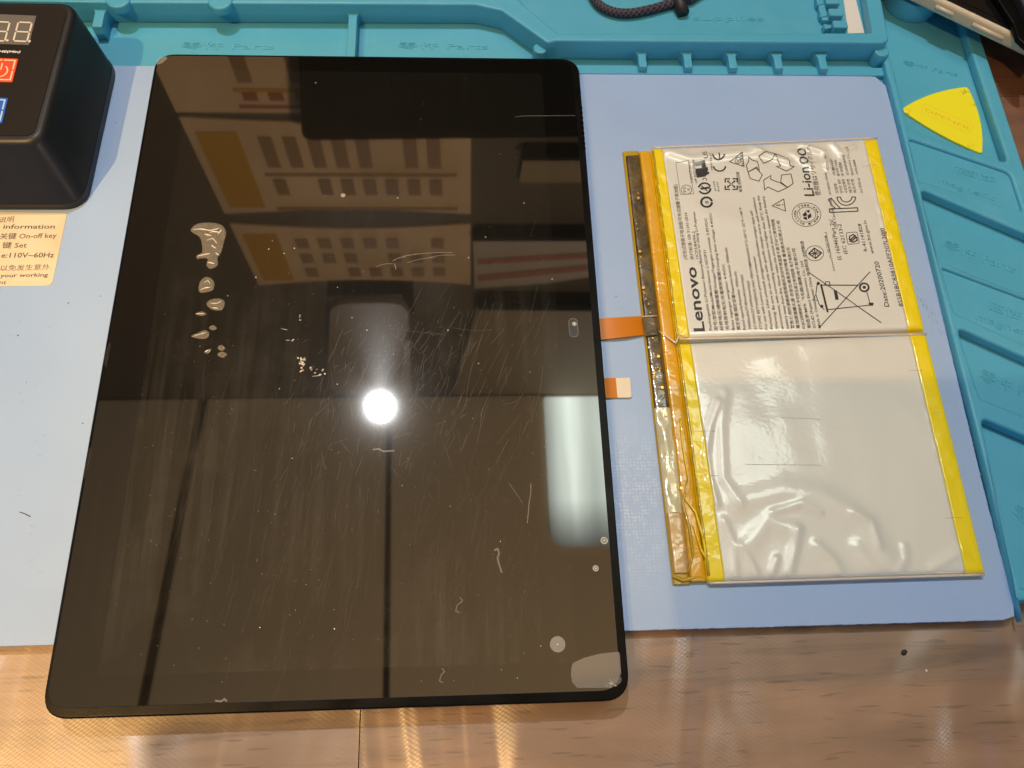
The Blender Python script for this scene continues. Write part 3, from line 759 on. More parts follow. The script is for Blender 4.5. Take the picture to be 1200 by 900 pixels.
slab('cover_glass', rr(gx0, gy0, gx1, gy1, 6.5), TZ - 0.4, TZ, M_GLASS, tab, bev=0.10, res=2)
dpts = [P2(215, 86, TZ), P2(640, 92, TZ), P2(677, 778, TZ), P2(110, 790, TZ)]
dx0 = (dpts[0][0] + dpts[3][0])/2; dx1 = (dpts[1][0] + dpts[2][0])/2; dy1 = TH - 8.5; dy0 = (dpts[2][1] + dpts[3][1])/2
dx0, dx1 = 14.5, 154.5
mesh('display', [(dx0, dy0, TZ+.012), (dx1, dy0, TZ+.012), (dx1, dy1, TZ+.012), (dx0, dy1, TZ+.012)], [(0, 1, 2, 3)], M_DISP, tab)
# front camera slot
M_SLOT = film_mat('slot_outline', (0.5, 0.48, 0.42), 0.5)
cs = P(672, 384, TZ)
slot = []
for k in range(24):
    a = 2*math.pi*k/24; slot.append((cs.x + 1.55*math.cos(a), cs.y + 1.55*math.sin(a) + (2.1 if math.sin(a) > 0 else -2.1)))
sl = mesh('camera_slot', [(x, y, TZ+.014) for x, y in slot], [tuple(range(24))], M_PANEL, tab)
pr = Print(lambda x, y: TZ + .02); pr.line(slot, 0.13, True); w_ = pr.build('slot_rim', M_SLOT, sl); w_.matrix_parent_inverse = Matrix.Identity(4)
q = P(673, 379.5, TZ)
w_ = mesh('lens', [(x, y, TZ+.022) for x, y in disc_pts(q.x, q.y, 0.85, 18)], [tuple(range(18))], Mt('lens_ring', (0.32, 0.30, 0.26), 0.3).m, sl); w_.matrix_parent_inverse = Matrix.Identity(4)
w_ = mesh('lens_centre', [(x, y, TZ+.028) for x, y in disc_pts(q.x, q.y, 0.32, 14)], [tuple(range(14))], M_SPECK, sl); w_.matrix_parent_inverse = Matrix.Identity(4)
# loudspeaker holes along the right rim near the top
for k in range(9):
    yy = P(681, 128 + k*6, 11).y
    vs, fs = tube_geo([(TW-1.05, yy, TZ-.3), (TW-.15, yy, TZ-.45)], 0.38, 8)
    mesh('speaker_hole', [(v.x, v.y, v.z + .33) for v in vs], fs, M_HOLE, tab)
# slim pale line drawn on the glass near its upper right corner
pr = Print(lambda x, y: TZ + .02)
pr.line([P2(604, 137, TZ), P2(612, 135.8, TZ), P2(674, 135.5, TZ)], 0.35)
pr.build('pale_line', film_mat('pale_line_film', (0.6, 0.58, 0.5), 0.14), tab)

# glue blobs: thin wavy relief
def blob(pxs, name='dried_glue', h=0.35, mt=M_GLUE, n=34, seed=0, jag=0.0):
    pts = [Vector(P2(a, b, TZ)) for a, b in pxs]
    # Catmull-Rom closed
    N = len(pts); ring = []
    for i in range(N):
        p0, p1, p2_, p3 = pts[i-1], pts[i], pts[(i+1) % N], pts[(i+2) % N]
        for k in range(5):
            t = k/5
            ring.append(0.5*((2*p1) + (p2_-p0)*t + (2*p0-5*p1+4*p2_-p3)*t*t + (3*p1-p0-3*p2_+p3)*t**3))
    bm = bmesh.new()
    vs = [bm.verts.new((v.x*MM, v.y*MM, (TZ+.02)*MM)) for v in ring]
    f = bm.faces.new(vs)
    bmesh.ops.triangulate(bm, faces=[f])
    for _ in range(3):
        es = [e for e in bm.edges if e.calc_length() > 0.55*MM]
        if not es: break
        bmesh.ops.subdivide_edges(bm, edges=es, cuts=1); bmesh.ops.triangulate(bm, faces=bm.faces[:])
    for v in bm.verts:
        if not v.is_boundary:
            x, y = v.co.x/MM, v.co.y/MM
            e = min((Vector((x, y)) - r_).length for r_ in ring)
            edge = min(1, e/0.6)
            v.co.z = (TZ + .02 + h*edge*(0.45 + 0.75*abs(NV(Vector((x*1.3, y*1.6, seed)))) + 0.3*abs(NV(Vector((x*3.5, y*4, seed+9)))))) * MM
    me = bpy.data.meshes.new(name); bm.to_mesh(me); bm.free()
    return link(name, me, mt, tab, True)
blob([(224, 268), (232, 262), (248, 261), (260, 264), (265, 272), (262, 285), (259, 296), (255, 302), (255, 311), (247, 315), (242, 311), (243, 303), (231, 303), (231, 299), (237, 295), (236, 283), (233, 277), (225, 272)], h=0.5, seed=1)
blob([(233, 341), (234, 331), (240, 325), (247, 326), (251, 332), (249, 340), (238, 343)], seed=2)
blob([(242, 356), (247, 351), (257, 350), (263, 353), (262, 361), (256, 364), (247, 362)], seed=3)
blob([(229, 368), (236, 365), (242, 368), (236, 370)], seed=4, h=.2)
blob([(224, 394), (232, 390), (240, 387), (245, 390), (243, 396), (234, 397)], seed=5)
blob([(245, 384), (250, 381), (254, 385), (249, 387)], seed=6, h=.2)
blob([(239, 413), (243, 410), (248, 409), (244, 414)], seed=7, h=.2)
blob([(255, 408), (259, 404), (264, 408), (260, 411)], seed=8, h=.25)
blob([(255, 415), (260, 412), (266, 415), (262, 419), (257, 418)], seed=9, h=.25)
# pale glints in the glue, thin ridges
def ridges(pts_list, wdt, name='glue_ridge', mt=M_GLUE2, z=0.42):
    for pts in pts_list:
        P_ = [P(a, b, TZ) for a, b in pts]; path = []
        for i in range(len(P_)-1):
            for k in range(3): path.append(P_[i].lerp(P_[i+1], k/3))
        path.append(P_[-1]); L = len(path)
        path = [(p.x + random.uniform(-.08, .08), p.y + random.uniform(-.08, .08), TZ + z) for p in path]
        rad = [wdt*(0.25 + 0.75*math.sin(math.pi*(i+.5)/L))*random.uniform(.6, 1.2) for i in range(L)]
        vs, fs = tube_geo(path, rad, 6); mesh(name, vs, fs, mt, tab, True)
ridges([[(227, 270), (236, 269), (246, 271), (258, 268)], [(246, 273), (252, 272), (258, 273)], [(243, 282), (250, 280), (255, 286)], [(248, 288), (254, 292)], [(232, 301), (240, 299), (246, 298)],
        [(253, 297), (257, 300)], [(244, 308), (252, 310)], [(256, 275), (260, 270)], [(240, 275), (248, 277)]], 0.26)
ridges([[(235, 340), (241, 338), (247, 337)], [(240, 331), (244, 329), (246, 333)], [(247, 356), (255, 356), (260, 353)], [(249, 361), (256, 362)], [(230, 368), (240, 368)], [(228, 394), (238, 391), (242, 390)], [(240, 413), (246, 410)]], 0.17, z=0.3)
def shards(cx, cy, rx, ry, n, seed):
    rg = random.Random(seed)
    for i in range(n):
        a, b = rg.gauss(cx, rx*.45), rg.gauss(cy, ry*.45); q = P(a, b, TZ); sz = rg.uniform(.14, .55)
        ring = []
        for k_ in range(7):
            an = 2*math.pi*k_/7; rr_ = sz*rg.uniform(.45, 1.2); ring.append((q.x + rr_*math.cos(an), q.y + rr_*math.sin(an)*.8))
        zt_s = TZ + rg.uniform(.15, .5); vs = [(x, y, TZ + .01) for x, y in ring] + [(q.x + rg.uniform(-.1, .1), q.y, zt_s)]
        mesh('glue_crumb', vs, [(k_, (k_+1) % 7, 7) for k_ in range(7)], M_SPECK if i % 3 else M_GLUE2, tab)
shards(351, 372, 2, 5, 4, 1); shards(345, 398, 4, 2, 3, 2); shards(355, 424, 7, 9, 16, 3); shards(352, 435, 5, 3, 4, 4); shards(367, 433, 6, 4, 6, 5); shards(378, 436, 4, 4, 4, 6); shards(353, 422, 3, 6, 5, 7)
ridges([[(329, 385), (337, 387)], [(335, 399), (340, 399)], [(366, 441), (376, 440)]], 0.10, 'glue_crumb', M_SPECK, .1)
# residue patch, round marks
def patch(pxs, name, mt, z=.03, r=0.8):
    pts = fillet([P2(a, b, TZ) for a, b in pxs], r, 4)
    return mesh(name, [(x, y, TZ + z) for x, y in pts], [tuple(range(len(pts)))], mt, tab)
patch([(669, 786), (671, 777), (684, 771), (703, 766), (726, 763.5), (728, 790), (722, 800), (716, 806), (676, 806), (670, 799)], 'adhesive_residue', M_RESID)
blob([(711, 806), (713, 800), (722, 795), (728, 794), (727, 800), (719, 805)], 'glue_crumb', .3, M_GLUE, seed=21)
shards(718, 802, 9, 5, 9, 9)
patch([(183, 73), (187, 68), (195, 66), (196, 69), (190, 74), (184, 76)], 'adhesive_residue', M_RESID, .03, .3)
for (a, b, r_, m_) in ((653.5, 755, 2.35, M_DOT), (698, 666, 0.95, M_DOT), (708, 633.5, 1.15, M_DOT), (402, 229, 0.8, M_RESID)):
    q = P(a, b, TZ); mesh('round_mark', [(x, y, TZ+.03) for x, y in disc_pts(q.x, q.y, r_, 24)], [tuple(range(24))], m_, tab)
    pr = Print(lambda x, y: TZ + .05)
    if r_ < 2: pr.line(disc_pts(q.x, q.y, r_*.9, 20), .12, True)
    pr.poly(disc_pts(q.x, q.y, .22, 8)); pr.build('round_mark_centre', M_SPECK, tab)
for pl in ([(168, 478), (170, 469), (166, 462), (168, 456), (165, 452)],):
    pass
blob([(124, 412), (128, 402), (130, 404), (128, 412), (127, 420), (124, 431), (122, 424)], 'dried_glue', .04, M_SCR2, seed=31)
blob([(104, 528), (107, 524), (106, 536), (103, 548), (99, 561), (99, 548), (102, 538)], 'dried_glue', .04, M_SCR2, seed=32)
# hair-like squiggle and long strokes
sq = Print(lambda x, y: TZ + .03)
sq.line([P2(a, b, TZ) for a, b in ((579, 645), (583, 643), (585, 648), (583, 654), (585, 662), (588, 671))], 0.55)
sq.line([P2(a, b, TZ) for a, b in ((622, 566), (622, 578), (620, 590), (618, 613))], 0.28)
sq.line([P2(a, b, TZ) for a, b in ((597, 567), (606, 580), (612, 589))], 0.14)
sq.line([P2(a, b, TZ) for a, b in ((539, 700), (542, 704), (536, 709), (534, 716), (539, 718))], 0.25)
sq.line([P2(a, b, TZ) for a, b in ((437, 527), (444, 526), (449, 529), (462, 528))], 0.5)
sq.line([P2(a, b, TZ) for a, b in ((518, 783), (521, 787), (517, 791), (515, 798), (519, 800))], 0.25)
sq.line([P2(a, b, TZ) for a, b in ((252, 821), (259, 822), (263, 819), (266, 822))], 0.45)
for a, b in (((460, 306), (476, 301)), ((468, 302), (500, 297)), ((474, 300), (530, 296)), ((477, 308), (510, 302)), ((502, 302), (534, 299)), ((440, 313), (460, 309)), ((462, 309), (464, 316))):
    n = 6; pts = [(a[0]+(b[0]-a[0])*k/n, a[1]+(b[1]-a[1])*k/n - 1.4*math.sin(math.pi*k/n)) for k in range(n+1)]
    sq.line([P2(*p, TZ) for p in pts], random.uniform(.18, .34))
sq.build('scratch', M_SCR, tab)['kind'] = 'stuff'
sq = Print(lambda x, y: TZ + .04)
sq.line([P2(a, b, TZ) for a, b in ((456, 385), (480, 388), (520, 392))], 0.13)
sq.line([P2(a, b, TZ) for a, b in ((530, 384), (555, 388), (577, 386))], 0.13)
sq.line([P2(a, b, TZ) for a, b in ((590, 474), (601, 472), (610, 466), (614, 459))], 0.12)
def scr(cx, cy, sx, sy, n, ang, sp, L0, L1, tgt):
    for _ in range(n):
        x = random.gauss(cx, sx); y = random.gauss(cy, sy)
        if not (200 < x < 640 and 100 < y < 800): continue
        a = random.gauss(ang, sp); L = random.uniform(L0, L1); bnd = random.uniform(-.12, .12)
        pts = [(x + L*(t-.5)*math.cos(a + bnd*t), y + L*(t-.5)*math.sin(a + bnd*t)) for t in (0, .25, .5, .75, 1)]
        tgt.line([P2(*p, TZ) for p in pts], random.uniform(.05, .14))
scr(450, 470, 55, 45, 200, math.radians(110), .45, 4, 24, sq)
scr(455, 410, 30, 22, 70, math.radians(140), .9, 3, 14, sq)
scr(560, 430, 60, 50, 90, math.radians(113), .12, 10, 50, sq)
sq.build('scratch', film_mat('scratch_mark_soft', (0.75, 0.72, 0.66), 0.075), tab)['kind'] = 'stuff'
sq = Print(lambda x, y: TZ + .05)
scr(400, 600, 110, 100, 110, math.radians(103), .10, 20, 90, sq)
scr(300, 600, 60, 80, 50, math.radians(106), .06, 30, 110, sq)
scr(560, 640, 50, 80, 90, math.radians(98), .25, 10, 50, sq)
scr(470, 560, 90, 60, 90, math.radians(60), .6, 6, 24, sq)
sq.build('scratch', M_SCR2, tab)['kind'] = 'stuff'
# dust specks
sq = Print(lambda x, y: TZ + .06)
for k in range(70):
    x, y = random.uniform(200, 660), random.uniform(85, 800); q = P2(x, y, TZ)
    if not (4 < q[0] < 164 and 6 < q[1] < 242): continue
    s_ = random.choice((.07, .09, .11, .17)); sq.poly(disc_pts(q[0], q[1], s_, 6, s_*random.uniform(.5, 1)))
for q in ((370, 97), (300, 325), (430, 387), (525, 387), (647, 327), (569, 278), (549, 302), (466, 232), (614, 238), (315, 292), (333, 297), (345, 291), (392, 737)):
    sq.poly(disc_pts(*P2(*q, TZ), .2, 7))
o = sq.build('dust', M_SPECK, tab); o['kind'] = 'stuff'
# loose flex tip below the tablet
def strip(name, left, right, z, mt, parent, th=0.18, arch=0.0, n=14):
    """flat ribbon between two pixel edges; left=(top,bottom) right=(top,bottom)"""
    vs, fs = [], []
    for i in range(n+1):
        t = i/n; zz = z + arch*math.sin(math.pi*t)
        a = P(left[0][0]*(1-t)+right[0][0]*t, left[0][1]*(1-t)+right[0][1]*t, zz); b = P(left[1][0]*(1-t)+right[1][0]*t, left[1][1]*(1-t)+right[1][1]*t, zz)
        vs += [(a.x, a.y, zz+th), (b.x, b.y, zz+th), (b.x, b.y, zz), (a.x, a.y, zz)]
    for i in range(n):
        o_ = i*4
        for k in range(4): fs.append((o_+k, o_+(k+1) % 4, o_+4+(k+1) % 4, o_+4+k))
    fs.append((0, 3, 2, 1)); e = n*4; fs.append((e, e+1, e+2, e+3))
    o = mesh(name, vs, fs, mt, parent); return o
tip = strip('ribbon_tip', ((700, 443.5), (700, 467.5)), ((723, 443), (725, 466)), ZP + 0.7, M_FLEX, tab)
w_ = slab('stiffener', fillet([P2(721.5, 443.2, ZP+.8), P2(738.5, 442.7, ZP+.8), P2(740.3, 466, ZP+.8), P2(723.5, 466.2, ZP+.8)], [0, .5, .8, 0]), ZP + 0.6, ZP + 1.0, M_CREAM, tip, bev=0.08)

# ================================================================== BATTERY
bat = thing('tablet_battery', 'flat two-cell lithium battery with silver foil and yellow tape edges beside the tablet', 'battery', tuple(P(950, 420, ZP)))
ZB = 8.4
W_TL, W_TR, W_BR, W_BL = [P(a, b, ZB) for a, b in ((731, 173.5), (1030, 160.5), (1158, 672), (791, 683.5))]
def BQ(s, t):
    a = W_TL.lerp(W_TR, s); b = W_BL.lerp(W_BR, s); return b.lerp(a, t)      # t = 1 at the far edge
def tof(px_, py_):
    q = P(px_, py_, ZB)
    # inverse bilinear (Newton)
    s, t = .5, .5
    for _ in range(12):
        r_ = BQ(s, t) - q; ds = (BQ(s+1e-4, t) - BQ(s, t))/1e-4; dt = (BQ(s, t+1e-4) - BQ(s, t))/1e-4
        det = ds.x*dt.y - ds.y*dt.x
        s -= (r_.x*dt.y - r_.y*dt.x)/det; t -= (ds.x*r_.y - ds.y*r_.x)/det
    return s, t
SEAM = (tof(800, 397)[1] + tof(1084, 392)[1]) / 2
CR = []      # creases: (px polyline, height, width mm)
def crease(pts, h, wd): CR.append(([Vector(P2(a, b, ZB)) for a, b in pts], h, wd))
crease([(842, 470), (832, 500), (826, 535), (830, 560), (840, 590)], 0.55, 1.3)
crease([(850, 460), (845, 500), (848, 560), (868, 590)], 0.35, 1.6)
crease([(868, 588), (920, 575), (965, 582), (1010, 610), (1040, 655)], 0.55, 4.5)
crease([(880, 635), (900, 610), (930, 620)], 0.45, 3.0)
crease([(925, 672), (932, 640), (935, 620)], 0.5, 1.6)
crease([(958, 640), (975, 655), (985, 672)], 0.45, 2.0)
crease([(1005, 640), (1020, 662), (1028, 670)], 0.35, 2.2)
crease([(868, 640), (880, 660), (886, 672)], 0.4, 1.6)
crease([(1095, 665), (1110, 655), (1128, 645)], 0.3, 1.8)
crease([(785, 178), (810, 186), (860, 180), (890, 178)], 0.8, 2.0)
crease([(880, 172), (900, 182), (925, 190)], 0.7, 1.4)
crease([(940, 170), (965, 178), (972, 196)], 0.9, 1.4)
crease([(975, 168), (985, 180), (1000, 172)], 0.7, 1.3)
crease([(930, 180), (950, 195), (966, 192)], 0.6, 1.8)
crease([(905, 600), (940, 590), (960, 600)], 0.4, 1.4)
crease([(1000, 600), (1022, 612), (1030, 640)], 0.35, 1.4)
crease([(848, 610), (860, 640), (862, 672)], 0.4, 1.5)
crease([(905, 672), (910, 655)], 0.4, 1.2)
crease([(1052, 672), (1062, 655), (1060, 640)], 0.3, 1.4)
crease([(830, 250), (880, 262), (940, 252)], 0.3, 5)
crease([(900, 420), (930, 404), (1000, 402)], 0.25, 4)
def segd(p, a, b):
    ab = b - a; t = max(0, min(1, (p-a).dot(ab)/ab.length_squared)); return (p - a - ab*t).length
def relief(x, y):
    p = Vector((x, y)); h = 0.20*NV(Vector((x*0.035, y*0.035, 4))) + 0.10*NV(Vector((x*0.11, y*0.09, 2)))
    for pts, hh, wd in CR:
        d = min(segd(p, pts[i], pts[i+1]) for i in range(len(pts)-1))
        if d < wd*2.5: h += 1.1*hh*math.exp(-(d/wd)**2)
    return h
def cell_z(s, t, x, y, t0, t1):
    Lx = (W_TR - W_TL).length; Ly = (W_TL - W_BL).length
    e = min(s*Lx, (1-s)*Lx) if True else 9
    ev = min((t - t0)*Ly, (t1 - t)*Ly)
    k = 1 - math.exp(-max(0, ev)/0.5); k2 = 1 - math.exp(-max(0, (1-s)*Lx)/0.45)
    zz = (ZB - .2 + relief(x, y)) 
    if s > .925 or s < .15:                     # the tape is looser and more wrinkled than the foil
        m_ = max(0, NV(Vector((x*.05, y*.03, 9))) + .45)
        zz += m_*(.6*NV(Vector((x*.35, y*.22, 3))) + .25*abs(NV(Vector((x*.8, y*.5, 6)))))
    return ZP + 0.9 + (zz - ZP - 0.9) * min(1, k) * min(1, k2)
def lns(top, bot, t): return bot + (top - bot)*t
def cell_patch(name, mt, sl, sr, t0, t1, nx, ny, dz=0.0, parent=bat, zf=None):
    vs, fs = [], []
    T0, T1 = t0, t1
    # denser rows at both ends
    tv = []
    Ly = (W_TL - W_BL).length
    for e in (0, .15, .35, .6, .9, 1.3, 1.8): tv.append(T0 + e/Ly)
    for k in range(1, ny): tv.append(T0 + 2.2/Ly + (T1 - T0 - 4.4/Ly)*k/ny)
    for e in (1.8, 1.3, .9, .6, .35, .15, 0): tv.append(T1 - e/Ly)
    su = [k/nx for k in range(nx+1)]
    if sr[0] > .995: su = [k/nx for k in range(nx)] + [1-.5/nx, 1-.2/nx, 1]
    for t in tv:
        a, b = lns(*sl, t), lns(*sr, t)
        for u in su:
            s = a + (b-a)*u; q = BQ(s, t)
            z = cell_z(s, t, q.x, q.y, T0, T1) if zf is None else zf(s, t, q.x, q.y)
            vs.append((q.x, q.y, z + dz))
    n = len(su)
    for j in range(len(tv)-1):
        for i in range(n-1):
            k = j*n+i; fs.append((k, k+1, k+n+1, k+n))
    # skirt down to the pad
    ring = [i for i in range(n)] + [j*n+n-1 for j in range(1, len(tv))] + [(len(tv)-1)*n+i for i in range(n-2, -1, -1)] + [j*n for j in range(len(tv)-2, 0, -1)]
    base = len(vs)
    for i in ring: vs.append((vs[i][0], vs[i][1], ZP + 0.05))
    m_ = len(ring)
    for i in range(m_): fs.append((ring[i], base+i, base+(i+1) % m_, ring[(i+1) % m_]))
    return mesh(name, vs, fs, mt, parent, True)
S_W = (0.147, 0.158); S_R = (0.940, 0.929); S_Y = (0.107, 0.106); S_O = (0.062, 0.055)
LyT = (W_TL - W_BL).length
g_ = 0.9 / LyT
for (t0, t1, lab) in ((SEAM + g_, 1.0, 'far'), (0.0, SEAM - g_*0.2, 'near')):
    ce = cell_patch('cell_foil', M_SILVER, S_W, S_R, t0, t1, 120, 110)
    cell_patch('yellow_tape', M_YEL, S_R, (1.0, 1.0), t0, t1, 9, 110, 0.05)
    cell_patch('yellow_tape', M_YEL, S_Y, S_W, t0, t1, 9, 110, 0.05)
# folded seam between the cells
def seamline(px0, px1, z, r, mt, name='fold'):
    pts = [P(px0[0] + (px1[0]-px0[0])*k/16, px0[1] + (px1[1]-px0[1])*k/16, z) for k in range(17)]
    tube(name, [(p.x, p.y, z) for p in pts], r, mt, bat, 8)
seamline((796, 397.5), (1086, 391.5), ZB - 0.7, 0.42, M_EDGEFOIL); 
for (t_e, s0, s1, zz, rr_) in ((1.0, .11, .998, ZB - .75, .38), (0.0, .11, .995, ZB - 1.3, .45)):
    pts = [BQ(s0 + (s1-s0)*k/24, t_e) for k in range(25)]
    tube('edge_fold', [(p.x, p.y + (.12 if t_e else -.12), zz) for p in pts], rr_, M_EDGEFOIL, bat, 8)
# orange strip and dark board under tape, on the left
def chan(name, mt, sl, sr, t0, t1, zc, amp, fr, nx=8, ny=120):
    def zf(s, t, x, y):
        a, b = lns(*sl, t), lns(*sr, t); u = (s-a)/(b-a)
        return zc + amp*NV(Vector((x*fr, y*fr*.35, zc*3))) - 0.35*(abs(u-.5)*2)**4
    return cell_patch(name, mt, sl, sr, t0, t1, nx, ny, 0.0, zf=zf)
chan('orange_strip', M_ORANGE, S_O, (S_Y[0]-.004, S_Y[1]-.004), 0.004, 0.993, ZB - 1.0, .35, .14)
chan('base_tape', M_AMB, (0.0, 0.0), S_O, 0.0, 1.0, ZB - 2.15, .2, .15, 8, 100)
tp1 = tof(760, 483)[1]; tp2 = tof(785, 600)[1]
chan('circuit_board', M_PCB, (0.008, 0.003), (0.060, 0.053), tp1, 0.985, ZB - 1.55, .3, .12, 8, 110)
chan('crumpled_film', M_CRUMPLE, (0.005, 0.004), (0.059, 0.056), tp2, tp1 + .012, ZB - 1.25, .9, .4, 10, 60)
chan('tan_cover', M_TAN, (0.008, 0.004), (0.059, 0.054), 0.02, tp2, ZB - 1.3, .4, .2, 10, 50)
# raised left seam of amber film between strip and yellow tape
for (t0, t1) in ((SEAM + g_, 0.99), (0.012, SEAM - g_*.5)):
    pts = []
    for k in range(40):
        t = t0 + (t1-t0)*k/39; q = BQ(lns(S_Y[0]+.004, S_Y[1]+.004, t), t)
        pts.append((q.x + .2*NV(Vector((0, q.y*.3, 5))), q.y, ZB - 0.35 + .25*NV(Vector((1, q.y*.25, 7)))))
    tube('amber_ridge', pts, 0.5, M_AMB, bat, 8)
# crumpled clear film glints along the left, near part
def wig(pxs, r, mt, z, name='film_fold'):
    P_ = [P(a, b, z) for a, b in pxs]; path = []
    for i in range(len(P_)-1):
        for k in range(4): path.append(P_[i].lerp(P_[i+1], k/4))
    path.append(P_[-1]); L = len(path)
    tube(name, [(p.x, p.y, z) for p in path], [r*(.3 + .7*math.sin(math.pi*(i+.5)/L)) for i in range(L)], mt, bat, 7)
wig([(806, 560), (800, 590), (808, 620), (812, 650), (806, 672)], .55, M_AMB, ZB-.6)
wig([(803, 585), (815, 600), (824, 630), (828, 655), (822, 645), (812, 615)], .5, M_YEL, ZB-.4)
wig([(797, 490), (800, 520), (806, 560)], .35, M_YEL, ZB-.5)
wig([(808, 490), (812, 530), (818, 570), (822, 600)], .4, M_YEL, ZB-.2)
wig([(788, 675), (800, 680), (818, 676), (834, 680)], .7, M_AMB, ZB-1.5)
wig([(772, 388), (784, 396), (792, 402), (796, 392), (806, 396)], .38, M_EDGEFOIL, ZB-.1)
wig([(752, 371), (770, 370)], .25, M_EDGEFOIL, ZB-.8)
# gold pads and solder points on the board
def pad_at(a, b, r_, mt, name, z=ZB-1.15):
    slab(name, disc_pts(*P2(a, b, z), r_, 14), z-.6, z+.12, mt, bat, bev=.1)
for q in ((748, 232), (750, 294.5), (754, 337), (771.5, 417.5), (776, 454), (780.5, 486), (798.5, 572)):
    pad_at(*q, 0.62, M_GOLD, 'test_pad', ZB - .95)
for q in ((760.5, 407), (772, 470), (771, 478.5)):
    pad_at(*q, 0.48, M_SOLD, 'solder_point')
pr = Print(lambda x, y: ZB - 0.88)
for q in ((746, 262), (747, 268), (750, 312), (757, 350), (760, 356), (762, 366), (763, 381), (765, 396), (766, 414), (764, 424), (748, 226), (751, 301), (755, 343)):
    p_ = P2(*q, ZB-.9); pr.poly([(p_[0]-.35, p_[1]-.3), (p_[0]+.35, p_[1]-.3), (p_[0], p_[1]+.45)])
for k in range(22):
    p_ = P2(765 + random.uniform(0, 9), 430 + random.uniform(0, 13), ZB-.9); pr.poly([(p_[0]-.18, p_[1]-.18), (p_[0]+.18, p_[1]-.18), (p_[0]+.18, p_[1]+.18), (p_[0]-.18, p_[1]+.18)])
pr.build('board_marks', M_GOLD, bat)['kind'] = 'stuff'
slab('dark_component', fillet([P2(753, 371, ZB), P2(767, 371, ZB), P2(771, 391, ZB), P2(757, 393, ZB)], .3), ZB-1.6, ZB-.55, M_PCB, bat, bev=.15)
# battery ribbon going under the tablet
strip('battery_ribbon', ((700, 373.5), (703, 398.5)), ((753, 370.5), (757, 392.5)), ZP + 0.6, M_FLEX, bat, .2, 1.1, 18)
# creases drawn by the pressed tape edges
pr = Print(lambda x, y: ZB - .2 + relief(x, y) + 0.07)
for a, b in (((812, 505), (838, 505.5)), ((822, 557), (842, 557.5)), ((915, 489), (962, 491)), ((874, 544), (962, 545)), ((1066, 434), (1082, 433.5)), ((1090, 484), (1102, 483)), ((1108, 607), (1128, 606)), ((1010, 195), (1028, 192))):
    n = 6; pr.line([P2(a[0]+(b[0]-a[0])*k/n, a[1]+(b[1]-a[1])*k/n, ZB) for k in range(n+1)], 0.16)
pr.build('pressed_line', M_CREASE, bat)

# ---------------- printing on the far cell
zt = lambda x, y: ZB - .2 + relief(x, y) + 0.11
AX = (Vector(P2(1046, 300, ZB)) * 0)
up1 = (Vector((W_TL.x, W_TL.y)) - Vector((W_BL.x, W_BL.y))).normalized(); up2 = (Vector((W_TR.x, W_TR.y)) - Vector((W_BR.x, W_BR.y))).normalized()
UP = ((up1 + up2)/2).normalized(); RT_ = Vector((UP.y, -UP.x))
def B2(a, b): return Vector(P2(a, b, ZB))
def vtext(pr, body, start, yend, h, bold=0.0, shear=0.0, ye_is_px=True):
    a = B2(*start)
    # walk up the battery axis until picture row yend
    L = 1.0
    lo, hi = 0.1, 120.0
    for _ in range(30):
        mid = (lo+hi)/2; q = a + UP*mid
        d = Vector((q.x, q.y, ZB)) - CAM; v = 450 + FPX*d.dot(RY)/d.dot(RZ)
        if v > yend: lo = mid
        else: hi = mid
    b = a + UP*lo
    pr.text(body, tuple(a), tuple(b), h, bold, shear=shear)
big = Print(zt)
vtext(big, 'Lenovo', (826.0, 388.0), 312.5, 4.1, bold=0.020)
big.build('brand_lettering', M_INK, bat)
txt = Print(zt)
rows = [((834.5, 387), 248, 'Rechargeable Li-Polymer Battery/Baterai isi ulang Li-Polymer'),
        ((841.3, 387), 293, '型号/型號/Model/Model baterai: L16D2P31'),
        ((848.0, 387), 256, '标称电压/標稱電壓/Voltage/Tegangan nominal: 3.85VDC'),
        ((854.6, 386.5), 250, '充电限制电压/充電限制電壓/Charging limit voltage: 4.4VDC'),
        ((861.2, 386.5), 309, 'Batas tegangan pengisian: 4.4VDC'),
        ((867.6, 386.5), 290, '额定容量/額定容量/kapasitas baterai: 7000mAh'),
        ((874.2, 386.5), 318, 'Rated capacity/kapasitas: 7000mAh'),
        ((880.8, 386), 322, '7000mAh/7180mAh(min/typ)'),
        ((887.2, 386), 329, '27.0Wh/27.6Wh(min/typ)'),
        ((893.6, 386), 243, 'STORE BETWEEN/SUHU PENYIMPANAN 0°C-60°C 32°F~140°F'),
        ((899.8, 386), 300, 'For use with Lenovo personal computer'),
        ((906.0, 385.5), 247, 'Perhatian: Lihat petunjuk penggunaan/Gunakan pengisi daya asli'),
        ((912.2, 385.5), 231, 'Warning: Be sure to use only with specific charger and in well ventilation'),
        ((918.4, 385.5), 229, 'environment, with surrounding temperature not higher than 50°C. Keep the'),
        ((924.6, 385), 229, 'battery away from fire. Never make the circuit short or squeeze the battery.'),
        ((930.8, 385), 257, '警告:使用时请确保周围通风良好环境温度不高于50°C请勿短路'),
        ((937.2, 385), 259, '電池請遠離火源 存放在通風良好環境 電池進水后禁止使用'),
        ((943.6, 385), 290, 'FUJICE的辉映中,不可挤压或让电池短路 电子有限公司'),
        ((950.0, 384.5), 291, '制造商/MFR: 飞毛腿(福建)电子有限公司'),
        ((956.2, 384.5), 305, 'SCUD (Fujian) Electronics Co., Ltd.'),
        ((962.0, 384.5), 282, 'Made in China/Buatan China 中国制造 中國製造')]
for st, ye, s_ in rows: vtext(txt, s_, st, ye, 1.05, bold=0.006)
